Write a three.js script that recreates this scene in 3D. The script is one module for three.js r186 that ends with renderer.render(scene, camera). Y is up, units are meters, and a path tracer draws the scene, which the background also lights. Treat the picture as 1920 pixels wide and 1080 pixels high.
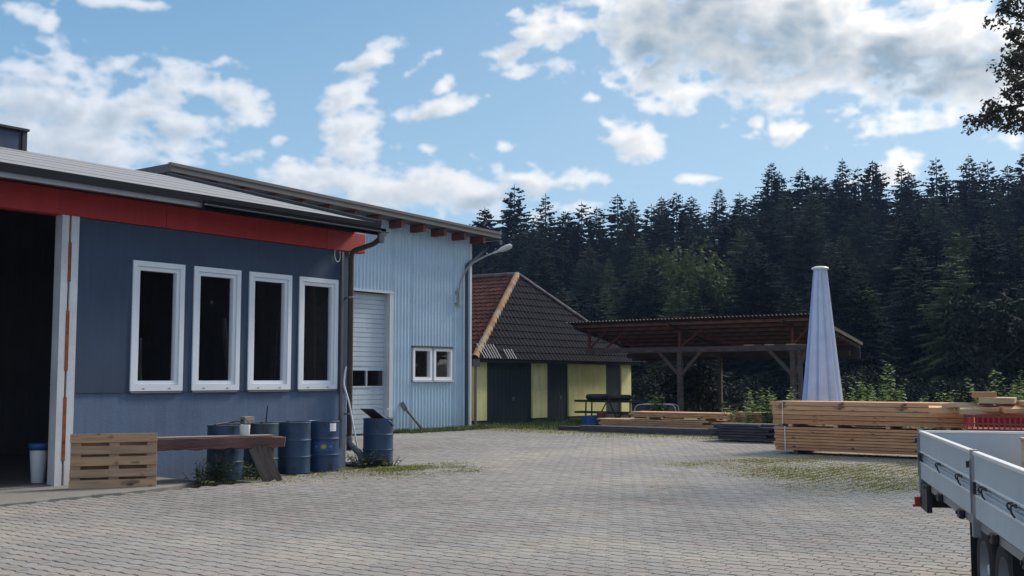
import * as THREE from 'three';
import { mergeGeometries } from 'three/addons/utils/BufferGeometryUtils.js';
import { RoundedBoxGeometry } from 'three/addons/geometries/RoundedBoxGeometry.js';

// ---------- camera, sky, sun, exposure ----------
const scene = new THREE.Scene();
const camera = new THREE.PerspectiveCamera(29.12, 16 / 9, 0.1, 900);
camera.position.set(0, 1.63, 0);
camera.rotation.set(0.0815, 0, 0);
const renderer = new THREE.WebGLRenderer({ antialias: true });
renderer.setSize(1024, 576);
renderer.toneMapping = THREE.LinearToneMapping;
renderer.toneMappingExposure = 1.58;
renderer.shadowMap.enabled = true;

const SUN_AZ = 50, SUN_EL = 40, DEG = Math.PI / 180;
const sunDir = new THREE.Vector3(Math.sin(SUN_AZ * DEG) * Math.cos(SUN_EL * DEG), Math.sin(SUN_EL * DEG), -Math.cos(SUN_AZ * DEG) * Math.cos(SUN_EL * DEG));
const sun = new THREE.DirectionalLight(new THREE.Color(1, 0.91, 0.79), 2.8);
sun.name = 'sun';
sun.position.copy(sunDir).multiplyScalar(120).add(new THREE.Vector3(4, 0, -25));
sun.target.position.set(4, 0, -25);
sun.castShadow = true; sun.shadow.radius = 28; sun.shadow.mapSize.set(4096, 4096);
Object.assign(sun.shadow.camera, { left: -60, right: 60, top: 60, bottom: -60, near: 1, far: 300 });
scene.add(sun, sun.target);

function rng(seed) { let s = seed | 0; return () => { s = (s + 0x6d2b79f5) | 0; let t = Math.imul(s ^ (s >>> 15), 1 | s); t = (t + Math.imul(t ^ (t >>> 7), 61 | t)) ^ t; return ((t ^ (t >>> 14)) >>> 0) / 4294967296; }; }
const sstep = (a, b, x) => { const t = Math.min(1, Math.max(0, (x - a) / (b - a))); return t * t * (3 - 2 * t); };
const lerp = (a, b, t) => a + (b - a) * t;
const clamp = (x, a, b) => Math.min(b, Math.max(a, x));

// value noise in three dimensions on a hashed lattice
const HASH = (() => { const r = rng(77), t = new Float32Array(4096); for (let i = 0; i < 4096; i++) t[i] = r(); return t; })();
const hash3 = (x, y, z) => HASH[(Math.imul(x, 374761393) + Math.imul(y, 668265263) + Math.imul(z, 1442695041) ^ (Math.imul(x + 31 * y + 17 * z, 1274126177) >>> 13)) & 4095];
function noise3(x, y, z) {
  const xi = Math.floor(x), yi = Math.floor(y), zi = Math.floor(z); let fx = x - xi, fy = y - yi, fz = z - zi;
  fx = fx * fx * (3 - 2 * fx); fy = fy * fy * (3 - 2 * fy); fz = fz * fz * (3 - 2 * fz);
  const a = lerp(hash3(xi, yi, zi), hash3(xi + 1, yi, zi), fx), b = lerp(hash3(xi, yi + 1, zi), hash3(xi + 1, yi + 1, zi), fx);
  const c = lerp(hash3(xi, yi, zi + 1), hash3(xi + 1, yi, zi + 1), fx), d = lerp(hash3(xi, yi + 1, zi + 1), hash3(xi + 1, yi + 1, zi + 1), fx);
  return lerp(lerp(a, b, fy), lerp(c, d, fy), fz);
}
function fbm3(x, y, z, n) { let s = 0, a = 0.5, t = 0; for (let i = 0; i < n; i++) { s += a * noise3(x, y, z); t += a; a *= 0.55; x = x * 2.03 + 5.2; y = y * 2.03 + 1.3; z = z * 2.03 + 7.7; } return s / t; }

// clouds: azimuth, elevation, half width, half height (degrees), tilt (degrees)
const CLOUDS = [[-20.61, 12.46, 4.86, 1.92, 8], [-23.04, 12.88, 2.26, 1.01, 0], [-19.15, 13.59, 1.54, 0.9, 0], [-17.09, 12.33, 2.35, 1.31, 10], [-22.27, 11.19, 4.31, 1.14, 8],
  [-18.17, 14.69, 1.55, 0.62, 10], [-16.12, 14.72, 1.96, 0.73, 12], [-14.28, 14.11, 1.37, 0.84, 40], [-13.47, 13.46, 0.79, 0.66, 40], [-12.51, 12.0, 1.12, 0.59, -20], [-12.9, 11.38, 0.75, 0.53, 0], [-11.43, 11.14, 0.27, 0.21, 0],
  [-8.74, 12.6, 1.13, 0.86, 0], [-9.83, 12.75, 0.75, 0.54, 0], [-8.18, 11.41, 1.25, 1.03, 0], [-8.85, 10.32, 2.98, 1.14, 0], [-6.65, 9.83, 3.54, 1.09, 0], [-4.17, 9.73, 3.01, 1.23, 0], [-1.67, 9.48, 3.29, 0.96, 0], [1.39, 9.94, 2.33, 0.55, -4], [-10.46, 9.78, 1.89, 0.7, 0], [-4.74, 11.68, 0.76, 0.38, 0],
  [-7.82, 15.89, 1.18, 0.46, -28], [-8.3, 14.93, 1.02, 0.7, -20], [-9.22, 13.99, 1.13, 0.48, -10], [-5.6, 15.49, 1.21, 0.24, -32], [-3.78, 14.86, 0.68, 0.27, -20], [-4.33, 13.6, 1.9, 0.35, -15], [-5.44, 13.15, 0.71, 0.33, -20], [-0.42, 11.85, 0.49, 0.25, 0],
  [5.16, 13.23, 0.87, 0.24, 38], [6.26, 12.48, 1.3, 0.76, 32], [7.0, 11.71, 0.76, 0.54, 30], [4.25, 14.45, 0.41, 0.27, 0], [14.11, 12.42, 0.69, 0.48, 10], [14.77, 12.47, 0.69, 0.21, -20], [13.45, 12.67, 0.24, 0.48, -20], [12.53, 13.11, 0.4, 0.27, 0],
  [1.41, 17.61, 1.56, 0.97, -32], [0.56, 16.75, 0.86, 0.54, -20], [3.52, 18.1, 1.6, 0.7, 5], [4.83, 17.22, 0.59, 0.54, 0],
  [8.12, 18.02, 3.05, 2.26, 0], [10.86, 17.76, 3.43, 2.24, 0], [14.35, 17.4, 3.91, 2.47, 0], [17.46, 16.52, 3.86, 2.32, 5], [16.39, 15.08, 2.08, 1.25, 0], [19.97, 15.79, 3.31, 2.04, 15], [22.38, 14.68, 2.76, 1.31, 20], [24.31, 15.34, 1.48, 1.11, 0], [7.96, 16.07, 0.86, 0.32, 0], [12.99, 15.96, 2.9, 1.11, 0],
  [-24.03, 17.48, 0.98, 0.34, 0], [-22.95, 17.27, 0.3, 0.5, 0], [-19.53, 18.1, 1.39, 0.23, 0], [19.57, 10.62, 1.29, 0.41, 0], [18.31, 10.18, 1.04, 0.36, 0], [24.39, 10.9, 1.0, 0.3, 0], [9.66, 10.29, 0.81, 0.32, 0]];
const GREYS = [[11.38, 16.44, 1.98, 1.06, 0], [10.18, 17.54, 1.59, 1.45, 0], [19.94, 14.92, 1.91, 1.07, 10], [14.87, 17.24, 0.99, 1.3, 0], [23.32, 14.09, 1.12, 0.8, 20], [12.71, 15.71, 2.37, 0.79, 0], [8.11, 17.24, 1.33, 1.6, 0], [0, 8.93, 2.47, 0.49, 0]];
function makeSky() {
  const W = 4096, H = 2048, data = new Float32Array(W * H * 4);
  const blob = (list, az, el) => {
    let m = -1;
    for (const [a, e, ra, re, rot] of list) {
      const dx = az - a, dy = -(el - e); if (Math.abs(dx) > 8 || Math.abs(dy) > 6) continue;
      const c = Math.cos(rot * DEG), s = Math.sin(rot * DEG), x = (dx * c + dy * s) / ra, y = (-dx * s + dy * c) / re, v = 1 - Math.sqrt(x * x + y * y) + (a > 6 && e > 14.5 ? 0.5 : ra > 2.7 ? 0.26 : 0.1);
      if (v > m) m = v;
    }
    return m;
  };
  const dirOf = (az, el) => { const c = Math.cos(el * DEG); return [Math.sin(az * DEG) * c, Math.sin(el * DEG), -Math.cos(az * DEG) * c]; };
  const puffy = (x, y, z, n) => { let s = 0, a = 0.5, q = 0; for (let i = 0; i < n; i++) { s += a * (1 - Math.abs(2 * noise3(x, y, z) - 1)); q += a; a *= 0.56; x = x * 2.07 + 3.1; y = y * 2.07 + 1.7; z = z * 2.07 + 9.2; } return s / q; };
  let last = 0.5;
  function near(az, el, n) {   // density of the clouds listed above
    const [x, y, z] = dirOf(az, el), w1 = fbm3(x * 8 + 3, y * 15, z * 8, 3) - 0.5, w2 = fbm3(x * 10 + 11, y * 17, z * 10, 3) - 0.5, m = blob(CLOUDS, az + w1 * 2.0, el + w2 * 1.3);
    if (m < -0.85) return -1;
    const p = puffy((x + w1 * 0.03) * 26, (y + w2 * 0.03) * 42, (z + w1 * 0.03) * 26, n), f = fbm3(x * 46 + 40 + w2 * 2, y * 84, z * 46 + w1 * 2, Math.max(3, n - 1));
    last = p; return m * 0.9 - 0.36 + (p - 0.52) * 1.9 + (f - 0.5) * 3.0;
  }
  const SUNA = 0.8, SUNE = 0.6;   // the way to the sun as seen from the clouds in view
  for (let row = 0; row < H; row++) {
    const el = ((row + 0.5) / H - 0.5) * 180, y = Math.sin(el * DEG), ce = Math.cos(el * DEG);
    const g = Math.pow(clamp(el / 30, 0, 1), 0.6), sr = lerp(0.40, 0.01, g), sg = lerp(0.57, 0.122, g), sb = lerp(0.68, 0.30, g);
    for (let col = 0; col < W; col++) {
      const i = (row * W + col) * 4, round = ((col + 0.5) / W - 0.5) * 2 * Math.PI, x = Math.cos(round) * ce, z = Math.sin(round) * ce;
      let r = sr, gg = sg, b = sb;
      if (el > -1) {
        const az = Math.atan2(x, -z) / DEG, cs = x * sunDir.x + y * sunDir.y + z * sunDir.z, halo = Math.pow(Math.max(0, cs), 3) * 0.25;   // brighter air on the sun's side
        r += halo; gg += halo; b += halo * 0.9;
        const framed = sstep(33, 28, Math.abs(az)) * sstep(24, 20, el), silver = Math.pow(Math.max(0, cs), 4);
        let alpha = 0, light = 1;
        if (framed > 0) {
          const d = near(az, el, 8), billow = last;
          if (d > -0.25) {
            alpha = 1 - Math.exp(-2.3 * Math.pow(Math.max(0, d + 0.2), 1.25));
            let tau = 0; for (let k = 1; k <= 4; k++) tau += Math.max(0, near(az + SUNA * k * 0.36, el + SUNE * k * 0.36, 4)) * 0.36;
            const grey = clamp(blob(GREYS, az, el) * 1.3 + 0.55 + (fbm3(x * 18, y * 30, z * 18, 4) - 0.5) * 2.4, 0, 1) * sstep(0.0, 0.6, d);
            light = (Math.exp(-tau * 0.85) * 0.85 + 0.15) * (1 - 0.8 * grey) + (billow - 0.56) * 0.9 + 0.2 * (1 - alpha);
          }
        }
        if (framed < 1) {  // cloud cover outside the view, thickened to raise the ambient light
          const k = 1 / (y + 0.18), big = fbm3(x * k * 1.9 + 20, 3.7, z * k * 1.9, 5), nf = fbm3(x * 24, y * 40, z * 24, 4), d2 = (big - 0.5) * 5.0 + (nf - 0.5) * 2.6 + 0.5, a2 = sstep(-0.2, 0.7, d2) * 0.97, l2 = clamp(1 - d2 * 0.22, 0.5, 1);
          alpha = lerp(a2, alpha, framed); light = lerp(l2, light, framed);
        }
        if (alpha > 0) {
          light = clamp(light, 0, 1); const warm = sstep(-0.1, 0.9, cs), gl = 0.88 + silver * 0.5;
          const cr = lerp(0.20, lerp(0.46, 0.70, warm) * gl, light), cg = lerp(0.265, lerp(0.545, 0.68, warm) * gl, light), cb = lerp(0.33, lerp(0.68, 0.655, warm) * gl, light);
          r = lerp(r, cr, alpha); gg = lerp(gg, cg, alpha); b = lerp(b, cb, alpha);
        }
      }
      data[i] = r; data[i + 1] = gg; data[i + 2] = b; data[i + 3] = 1;
    }
  }
  const t = new THREE.DataTexture(data, W, H, THREE.RGBAFormat, THREE.FloatType);
  t.mapping = THREE.EquirectangularReflectionMapping; t.magFilter = THREE.LinearFilter; t.minFilter = THREE.LinearFilter; t.needsUpdate = true;
  return t;
}
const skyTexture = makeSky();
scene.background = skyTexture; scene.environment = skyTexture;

// ---------- yard frame: s runs along the facades to the right, o out of them, y up ----------
const TH = Math.atan2(0.804, 0.595), Wx = Math.cos(TH), Wd = Math.sin(TH);
const B0 = [-3.27, 21.6];
const Y = (s, y, o) => new THREE.Vector3(B0[0] + s * Wx + o * Wd, y, -(B0[1] + s * Wd - o * Wx));
const toYard = (x, d) => { const a = x - B0[0], b = d - B0[1]; return [a * Wx + b * Wd, a * Wd - b * Wx]; };

// ---------- helpers ----------
const used = {};
const numbered = (n) => { const k = used[n] = (used[n] ?? -1) + 1; return k ? n + '_' + String(k).padStart(3, '0') : n; };
function info(o, label, category, group, kind) { o.userData = { ...(label && { label }), ...(category && { category }), ...(group && { group }), ...(kind && { kind }) }; return o; }
function thing(name, label, category, pos, turn = 0, group) {
  const g = new THREE.Group(); g.name = numbered(name); g.position.copy(pos); g.rotation.y = turn; info(g, label, category, group); scene.add(g); return g;
}
function copyOf(src, pos, turn, label, scale) {
  const c = src.clone(); c.name = numbered(src.name.replace(/_\d{3}$/, '')); c.position.copy(pos); c.rotation.y = turn; c.userData = { ...src.userData };
  if (label) c.userData.label = label; if (scale) c.scale.set(...scale); scene.add(c); return c;
}
function shadows(m) { m.castShadow = true; m.receiveShadow = true; return m; }
const flat = (g) => { const q = g.index ? g.toNonIndexed() : g; for (const k of Object.keys(q.attributes)) if (!['position', 'normal', 'uv', 'color'].includes(k)) q.deleteAttribute(k); return q; };
function part(parent, name, mat, geos, label) {
  geos = [].concat(geos).map(flat);
  const m = shadows(new THREE.Mesh(geos.length > 1 ? mergeGeometries(geos) : geos[0], mat)); m.name = name; if (label) m.userData.label = label; parent.add(m); return m;
}
function metric(g, k = 1) {   // uv in metres, by the way each face points
  g = flat(g); const p = g.attributes.position, n = g.attributes.normal, uv = new Float32Array(p.count * 2);
  for (let i = 0; i < p.count; i++) {
    const ax = Math.abs(n.getX(i)), ay = Math.abs(n.getY(i)), az = Math.abs(n.getZ(i)), x = p.getX(i), y = p.getY(i), z = p.getZ(i);
    if (ay > ax && ay > az) { uv[2 * i] = x * k; uv[2 * i + 1] = z * k; } else if (ax > az) { uv[2 * i] = z * k; uv[2 * i + 1] = y * k; } else { uv[2 * i] = x * k; uv[2 * i + 1] = y * k; }
  }
  g.setAttribute('uv', new THREE.BufferAttribute(uv, 2)); return g;
}
const box = (x0, x1, y0, y1, z0, z1) => metric(new THREE.BoxGeometry(x1 - x0, y1 - y0, z1 - z0).translate((x0 + x1) / 2, (y0 + y1) / 2, (z0 + z1) / 2));
const rbox = (x0, x1, y0, y1, z0, z1, r = 0.01) => metric(new RoundedBoxGeometry(x1 - x0, y1 - y0, z1 - z0, 1, r).translate((x0 + x1) / 2, (y0 + y1) / 2, (z0 + z1) / 2));
const V = (x, y, z) => new THREE.Vector3(x, y, z);
function rod(a, b, r0, r1 = r0, seg = 10) {
  const d = b.clone().sub(a), g = new THREE.CylinderGeometry(r1, r0, d.length(), seg);
  g.applyQuaternion(new THREE.Quaternion().setFromUnitVectors(V(0, 1, 0), d.clone().normalize())); g.translate((a.x + b.x) / 2, (a.y + b.y) / 2, (a.z + b.z) / 2); return flat(g);
}
function bar(a, b, w, h) {   // a squared timber or rail from a to b
  const d = b.clone().sub(a), L = d.length(), g = metric(new THREE.BoxGeometry(L, h, w)), m = new THREE.Matrix4();
  const x = d.normalize(), up = Math.abs(x.y) > 0.95 ? V(1, 0, 0) : V(0, 1, 0), z = x.clone().cross(up).normalize(), y = z.clone().cross(x);
  m.makeBasis(x, y, z).setPosition((a.x + b.x) / 2, (a.y + b.y) / 2, (a.z + b.z) / 2); return g.applyMatrix4(m);
}
const tube = (pts, r, n = 24, seg = 8) => flat(new THREE.TubeGeometry(new THREE.CatmullRomCurve3(pts), n, r, seg));
const lathe = (prof, seg = 28) => flat(new THREE.LatheGeometry(prof.map(([r, y]) => new THREE.Vector2(r, y)), seg));
function quadGeo(list) {   // list of [a,b,c,d] corner vectors
  const p = [], uv = [];
  for (const [a, b, c, d] of list) { for (const v of [a, b, c, a, c, d]) p.push(v.x, v.y, v.z); const w = a.distanceTo(b), h = b.distanceTo(c); uv.push(0, 0, w, 0, w, h, 0, 0, w, h, 0, h); }
  const g = new THREE.BufferGeometry(); g.setAttribute('position', new THREE.Float32BufferAttribute(p, 3)); g.setAttribute('uv', new THREE.Float32BufferAttribute(uv, 2)); g.computeVertexNormals(); return g;
}

// ---------- textures: grain and stains only, multiplied on a base colour ----------
function tileNoise(x, y, px, py, seed) {
  const xi = Math.floor(x), yi = Math.floor(y); let fx = x - xi, fy = y - yi; fx = fx * fx * (3 - 2 * fx); fy = fy * fy * (3 - 2 * fy);
  const h = (a, b) => hash3(((a % px) + px) % px, ((b % py) + py) % py, seed);
  return lerp(lerp(h(xi, yi), h(xi + 1, yi), fx), lerp(h(xi, yi + 1), h(xi + 1, yi + 1), fx), fy);
}
function tfbm(u, v, fx, fy, seed, n = 4) { let s = 0, a = 0.5, t = 0; for (let i = 0; i < n; i++) { s += a * tileNoise(u * fx, v * fy, fx, fy, seed + i * 7); t += a; a *= 0.55; fx *= 2; fy *= 2; } return s / t; }
function tex(size, fn, metres, srgb = false) {
  const d = new Uint8Array(size * size * 4);
  for (let j = 0; j < size; j++) for (let i = 0; i < size; i++) {
    const c = fn((i + 0.5) / size, (j + 0.5) / size), k = (j * size + i) * 4, a = Array.isArray(c) ? c : [c, c, c];
    for (let q = 0; q < 3; q++) d[k + q] = clamp(a[q], 0, 1) * 255; d[k + 3] = 255;
  }
  const t = new THREE.DataTexture(d, size, size); t.wrapS = t.wrapT = THREE.RepeatWrapping; t.magFilter = THREE.LinearFilter; t.minFilter = THREE.LinearMipmapLinearFilter; t.generateMipmaps = true;
  if (srgb) t.colorSpace = THREE.SRGBColorSpace; t.repeat.set(1 / metres, 1 / metres); t.needsUpdate = true; return t;
}
const tPlaster = tex(512, (u, v) => 0.86 + (tfbm(u, v, 5, 5, 1) - 0.5) * 0.34 + (tfbm(u, v, 80, 80, 2, 2) - 0.5) * 0.10 + (tfbm(u, v, 40, 3, 4, 3) - 0.5) * 0.22, 2.6);
const tPlasterBump = tex(256, (u, v) => tfbm(u, v, 40, 40, 9, 3), 0.7, false);
const tWood = tex(512, (u, v) => { const w = tfbm(u, v, 3, 6, 5) * 0.5, g = tfbm(u, v + w * 0.12, 4, 60, 6, 3), k = Math.max(0, tfbm(u, v, 7, 14, 8, 2) - 0.70) * 4; const c = 0.80 + (g - 0.5) * 0.5 + (w - 0.25) * 0.4 - k; return [c, c * (0.97 - k * 0.1), c * 0.93]; }, 1.3);
const tWoodOld = tex(512, (u, v) => { const w = tfbm(u, v, 4, 5, 15), g = tfbm(u, v + w * 0.06, 5, 70, 16, 3); const c = 0.72 + (g - 0.5) * 0.8 + (w - 0.5) * 0.5; return [c, c * 0.98, c * 0.97]; }, 1.1);
const tStone = tex(512, (u, v) => 0.84 + (tfbm(u, v, 90, 90, 21, 2) - 0.5) * 0.36 + (tfbm(u, v, 9, 9, 22) - 0.5) * 0.26, 0.5);
const tMetal = tex(512, (u, v) => 0.90 + (tfbm(u, v, 6, 3, 31) - 0.5) * 0.16 + (tfbm(u, v, 60, 5, 32, 2) - 0.5) * 0.08, 2);
const tDrum = tex(512, (u, v) => { const s = tfbm(u, v, 9, 7, 41), f = tfbm(u, v, 70, 40, 42, 2), rust = sstep(0.62, 0.72, s * 0.7 + f * 0.33), pale = sstep(0.50, 0.75, tfbm(u, v, 24, 5, 44)); const b = 0.78 + (f - 0.5) * 0.3; return [lerp(b * (1 + pale * 0.25), 0.72, rust), lerp(b * (1 + pale * 0.2), 0.45, rust), lerp(b, 0.16, rust)]; }, 1);
const tRoof = tex(512, (u, v) => 0.82 + (tfbm(u, v, 120, 120, 51, 2) - 0.5) * 0.30 + (tfbm(u, v, 4, 7, 52) - 0.5) * 0.30, 2.2);
const tTile = tex(256, (u, v) => 0.80 + (tfbm(u, v, 30, 30, 61, 3) - 0.5) * 0.5 + (tfbm(u, v, 4, 4, 62) - 0.5) * 0.4, 0.9);
const tRust = tex(256, (u, v) => { const a = tfbm(u, v, 8, 8, 71), b = tfbm(u, v, 50, 50, 72, 2); return [0.55 + a * 0.5, 0.45 + a * 0.45 + (b - 0.5) * 0.2, 0.45 + b * 0.3]; }, 0.6);
const tFabric = tex(256, (u, v) => 0.90 + (tfbm(u, v, 120, 120, 81, 1) - 0.5) * 0.10 + (tfbm(u, v, 4, 6, 82) - 0.5) * 0.14, 1.2);
const tSoil = tex(512, (u, v) => { const a = tfbm(u, v, 8, 8, 91), b = tfbm(u, v, 90, 90, 92, 2); return [0.55 + a * 0.35 + (b - 0.5) * 0.4, 0.52 + a * 0.4 + (b - 0.5) * 0.4, 0.42 + a * 0.2 + (b - 0.5) * 0.3]; }, 3);
const tBark = tex(256, (u, v) => 0.7 + (tfbm(u, v, 24, 5, 95, 3) - 0.5) * 0.7, 1.0);
const mats = {};
function mat(name, rgb, rough = 0.85, extra = {}) { const m = new THREE.MeshPhysicalMaterial({ roughness: rough, ...extra }); m.color.setRGB(...rgb); m.name = name; return (mats[name] = m); }
const M = {
  plinth: mat('plinth paint', [0.125, 0.178, 0.28], 0.9, { map: tPlaster, bumpMap: tPlasterBump, bumpScale: 0.003 }),
  cladding: mat('slate cladding', [0.042, 0.070, 0.125], 0.8, { map: tPlaster }),
  red: mat('red oxide paint', [0.46, 0.036, 0.036], 0.75, { map: tPlaster }),
  redLight: mat('faded red paint', [0.47, 0.06, 0.06], 0.75, { map: tPlaster }),
  white: mat('white window frame', [0.76, 0.80, 0.85], 0.45),
  post: mat('white painted post', [0.66, 0.68, 0.72], 0.7, { map: tPlaster }),
  rust: mat('rust', [0.30, 0.10, 0.035], 0.95, { map: tRust }),
  glass: mat('window glass', [1, 1, 1], 0.02, { transmission: 1, thickness: 0 }),
  roofFelt: mat('roofing felt', [0.29, 0.295, 0.31], 0.62, { map: tRoof, bumpMap: tRoof, bumpScale: 0.002 }),
  roofEdge: mat('dark metal edge', [0.014, 0.017, 0.024], 0.5, { map: tMetal }),
  stripWhite: mat('light metal strip', [0.55, 0.57, 0.6], 0.45, { map: tMetal }),
  zinc: mat('old zinc', [0.24, 0.25, 0.27], 0.45, { metalness: 0.6, map: tMetal }),
  pipeDark: mat('brown old pipe', [0.055, 0.042, 0.036], 0.7, { map: tRust }),
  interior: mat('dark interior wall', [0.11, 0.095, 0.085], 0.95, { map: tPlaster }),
  interiorPale: mat('dusty board', [0.22, 0.19, 0.16], 0.9, { map: tWoodOld }),
  concrete: mat('concrete', [0.22, 0.21, 0.195], 0.95, { map: tStone }),
  paver: mat('concrete paver', [1, 1, 1], 0.9, { map: tStone, bumpMap: tStone, bumpScale: 0.0015 }),
  joint: mat('joint sand', [0.045, 0.04, 0.032], 1, { map: tSoil }),
  soil: mat('soil and short grass', [0.10, 0.105, 0.05], 1, { map: tSoil }),
  forestFloor: mat('forest floor', [0.035, 0.038, 0.02], 1, { map: tSoil }),
  hall: mat('pale blue steel sheet', [0.50, 0.66, 0.80], 0.5, { map: tMetal }),
  hallTrim: mat('pale steel trim', [0.62, 0.66, 0.70], 0.5, { map: tMetal }),
  door: mat('pale grey door', [0.54, 0.62, 0.70], 0.5, { map: tMetal }),
  purlin: mat('red stained timber', [0.17, 0.055, 0.045], 0.85, { map: tWood }),
  hallRoof: mat('grey brown roof edge', [0.12, 0.11, 0.11], 0.6, { map: tMetal }),
  hallBrick: mat('bare wall', [0.32, 0.25, 0.19], 0.95, { map: tPlaster }),
  navyPipe: mat('dark blue pipe', [0.035, 0.055, 0.085], 0.5),
  lampGrey: mat('grey lamp metal', [0.30, 0.32, 0.34], 0.5),
  lampHead: mat('pale lamp housing', [0.62, 0.63, 0.64], 0.4),
  yellow: mat('yellow plaster', [0.90, 0.83, 0.38], 0.92, { map: tPlaster, bumpMap: tPlasterBump, bumpScale: 0.004 }),
  greenDoor: mat('dark green door', [0.012, 0.028, 0.036], 0.6, { map: tMetal }),
  footing: mat('dark footing', [0.05, 0.05, 0.055], 0.95, { map: tStone }),
  tileDark: [0, 1, 2].map((k) => mat('dark clay tile ' + k, [[0.013, 0.013, 0.020], [0.010, 0.011, 0.019], [0.016, 0.015, 0.021]][k], 0.9, { map: tTile, specularIntensity: 0.25 })),
  tileRed: [0, 1, 2].map((k) => mat('red clay tile ' + k, [[0.105, 0.036, 0.030], [0.085, 0.030, 0.028], [0.125, 0.048, 0.038]][k], 0.9, { map: tTile, specularIntensity: 0.25 })),
  hipTile: [0, 1, 2].map((k) => mat('hip tile ' + k, [[0.42, 0.24, 0.12], [0.36, 0.28, 0.21], [0.30, 0.17, 0.10]][k], 0.9, { map: tTile, specularIntensity: 0.25 })),
  hipGrey: [0, 1].map((k) => mat('grey hip tile ' + k, [[0.17, 0.14, 0.14], [0.13, 0.105, 0.11]][k], 0.9, { map: tTile, specularIntensity: 0.25 })),
  paleSheet: mat('pale corrugated strip', [0.42, 0.42, 0.44], 0.6),
  shedRoof: mat('corrugated fibre sheet', [0.06, 0.05, 0.05], 0.8, { map: tRust }),
  shedRed: mat('red brown steel', [0.17, 0.05, 0.042], 0.8, { map: tRust }),
  shedPurlin: mat('faded red purlin', [0.24, 0.115, 0.10], 0.85, { map: tWoodOld }),
  shedWood: mat('weathered dark timber', [0.13, 0.105, 0.095], 0.9, { map: tWoodOld }),
  lumber: [0, 1, 2, 3].map((k) => mat('sawn timber ' + k, [[0.70, 0.375, 0.195], [0.62, 0.32, 0.165], [0.75, 0.43, 0.235], [0.54, 0.275, 0.145]][k], 0.85, { map: tWood })),
  lumberPale: mat('fresh cut timber', [0.60, 0.44, 0.28], 0.85, { map: tWood }),
  lumberGrey: [0, 1].map((k) => mat('grey weathered board ' + k, [[0.105, 0.105, 0.125], [0.07, 0.07, 0.085]][k], 0.9, { map: tWoodOld })),
  pallet: [0, 1].map((k) => mat('pallet board ' + k, [[0.55, 0.35, 0.21], [0.47, 0.31, 0.20]][k], 0.88, { map: tWood })),
  palletDark: mat('pallet block', [0.28, 0.19, 0.12], 0.9, { map: tWood }),
  bench: mat('weathered bench slab', [0.17, 0.085, 0.07], 0.95, { map: tWoodOld }),
  benchTop: mat('bleached bench top', [0.36, 0.31, 0.28], 0.95, { map: tWoodOld }),
  benchLeg: mat('bench leg', [0.15, 0.12, 0.10], 0.95, { map: tWoodOld }),
  drum: [0, 1, 2].map((k) => mat('blue drum paint ' + k, [[0.022, 0.062, 0.135], [0.045, 0.085, 0.125], [0.017, 0.055, 0.15]][k], 0.45, { map: tDrum })),
  drumTop: mat('rusty drum lid', [0.10, 0.085, 0.08], 0.8, { map: tRust }),
  paper: mat('paper sticker', [0.72, 0.74, 0.76], 0.8),
  emblem: mat('yellow emblem', [0.42, 0.38, 0.06], 0.6),
  bucket: mat('white plastic', [0.72, 0.73, 0.72], 0.4),
  bluePlastic: mat('blue plastic', [0.03, 0.13, 0.38], 0.35),
  black: mat('black rubber', [0.016, 0.016, 0.018], 0.75),
  blackMetal: mat('black metal', [0.02, 0.02, 0.024], 0.55),
  fabric: [0, 1].map((k) => mat('parasol fabric ' + k, [[0.72, 0.80, 0.95], [0.46, 0.60, 0.95]][k], 0.95, { map: tFabric, transmission: 0.35, thickness: 0, side: THREE.DoubleSide, specularIntensity: 0.3 })),
  alu: mat('aluminium panel', [0.46, 0.56, 0.63], 0.42, { metalness: 0.25, map: tMetal }),
  aluBright: mat('bright aluminium rail', [0.74, 0.76, 0.78], 0.35, { metalness: 0.4 }),
  steel: mat('galvanised steel', [0.30, 0.31, 0.33], 0.5, { metalness: 0.5, map: tMetal }),
  plyBed: mat('plywood bed', [0.33, 0.21, 0.15], 0.7, { map: tWood }),
  redPlastic: mat('red plastic', [0.30, 0.03, 0.03], 0.4),
  ply: mat('plywood box', [0.58, 0.46, 0.32], 0.8, { map: tWood }),
  bark: mat('bark', [0.085, 0.065, 0.05], 1, { map: tBark }),
  strap: mat('white strap', [0.72, 0.72, 0.74], 0.6),
  grey: mat('grey plastic pipe', [0.16, 0.17, 0.19], 0.6),
  glazing: mat('dark glazing', [0.10, 0.13, 0.16], 0.05, { transmission: 0.6, thickness: 0 }),
  weedStem: mat('weed stem', [0.06, 0.08, 0.03], 0.9),
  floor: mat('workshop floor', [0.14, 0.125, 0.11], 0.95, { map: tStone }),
};
const leafMat = (name, rgb, tr = 0.25) => mat(name, rgb, 0.9, { transmission: tr, thickness: 0, side: THREE.DoubleSide, specularIntensity: 0.3 });
const LEAF = {
  spruce: [[0.024, 0.036, 0.035], [0.016, 0.025, 0.028], [0.044, 0.060, 0.046], [0.105, 0.130, 0.070], [0.074, 0.094, 0.072]].map((c, k) => mat('spruce needles ' + k, c, 0.95, { side: THREE.DoubleSide, specularIntensity: 0.2 })),
  broad: leafMat('broad leaves', [0.062, 0.088, 0.034]),
  broadDark: leafMat('dark shrub leaves', [0.014, 0.022, 0.016], 0.1),
  weed: leafMat('weed leaves', [0.16, 0.24, 0.06], 0.35),
  nettle: leafMat('nettle leaves', [0.05, 0.085, 0.03], 0.2),
  nearTree: leafMat('oak leaves', [0.068, 0.068, 0.050], 0.3),
  grass: mat('grass blades', [0.19, 0.205, 0.06], 0.9, { side: THREE.DoubleSide }),
};

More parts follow.
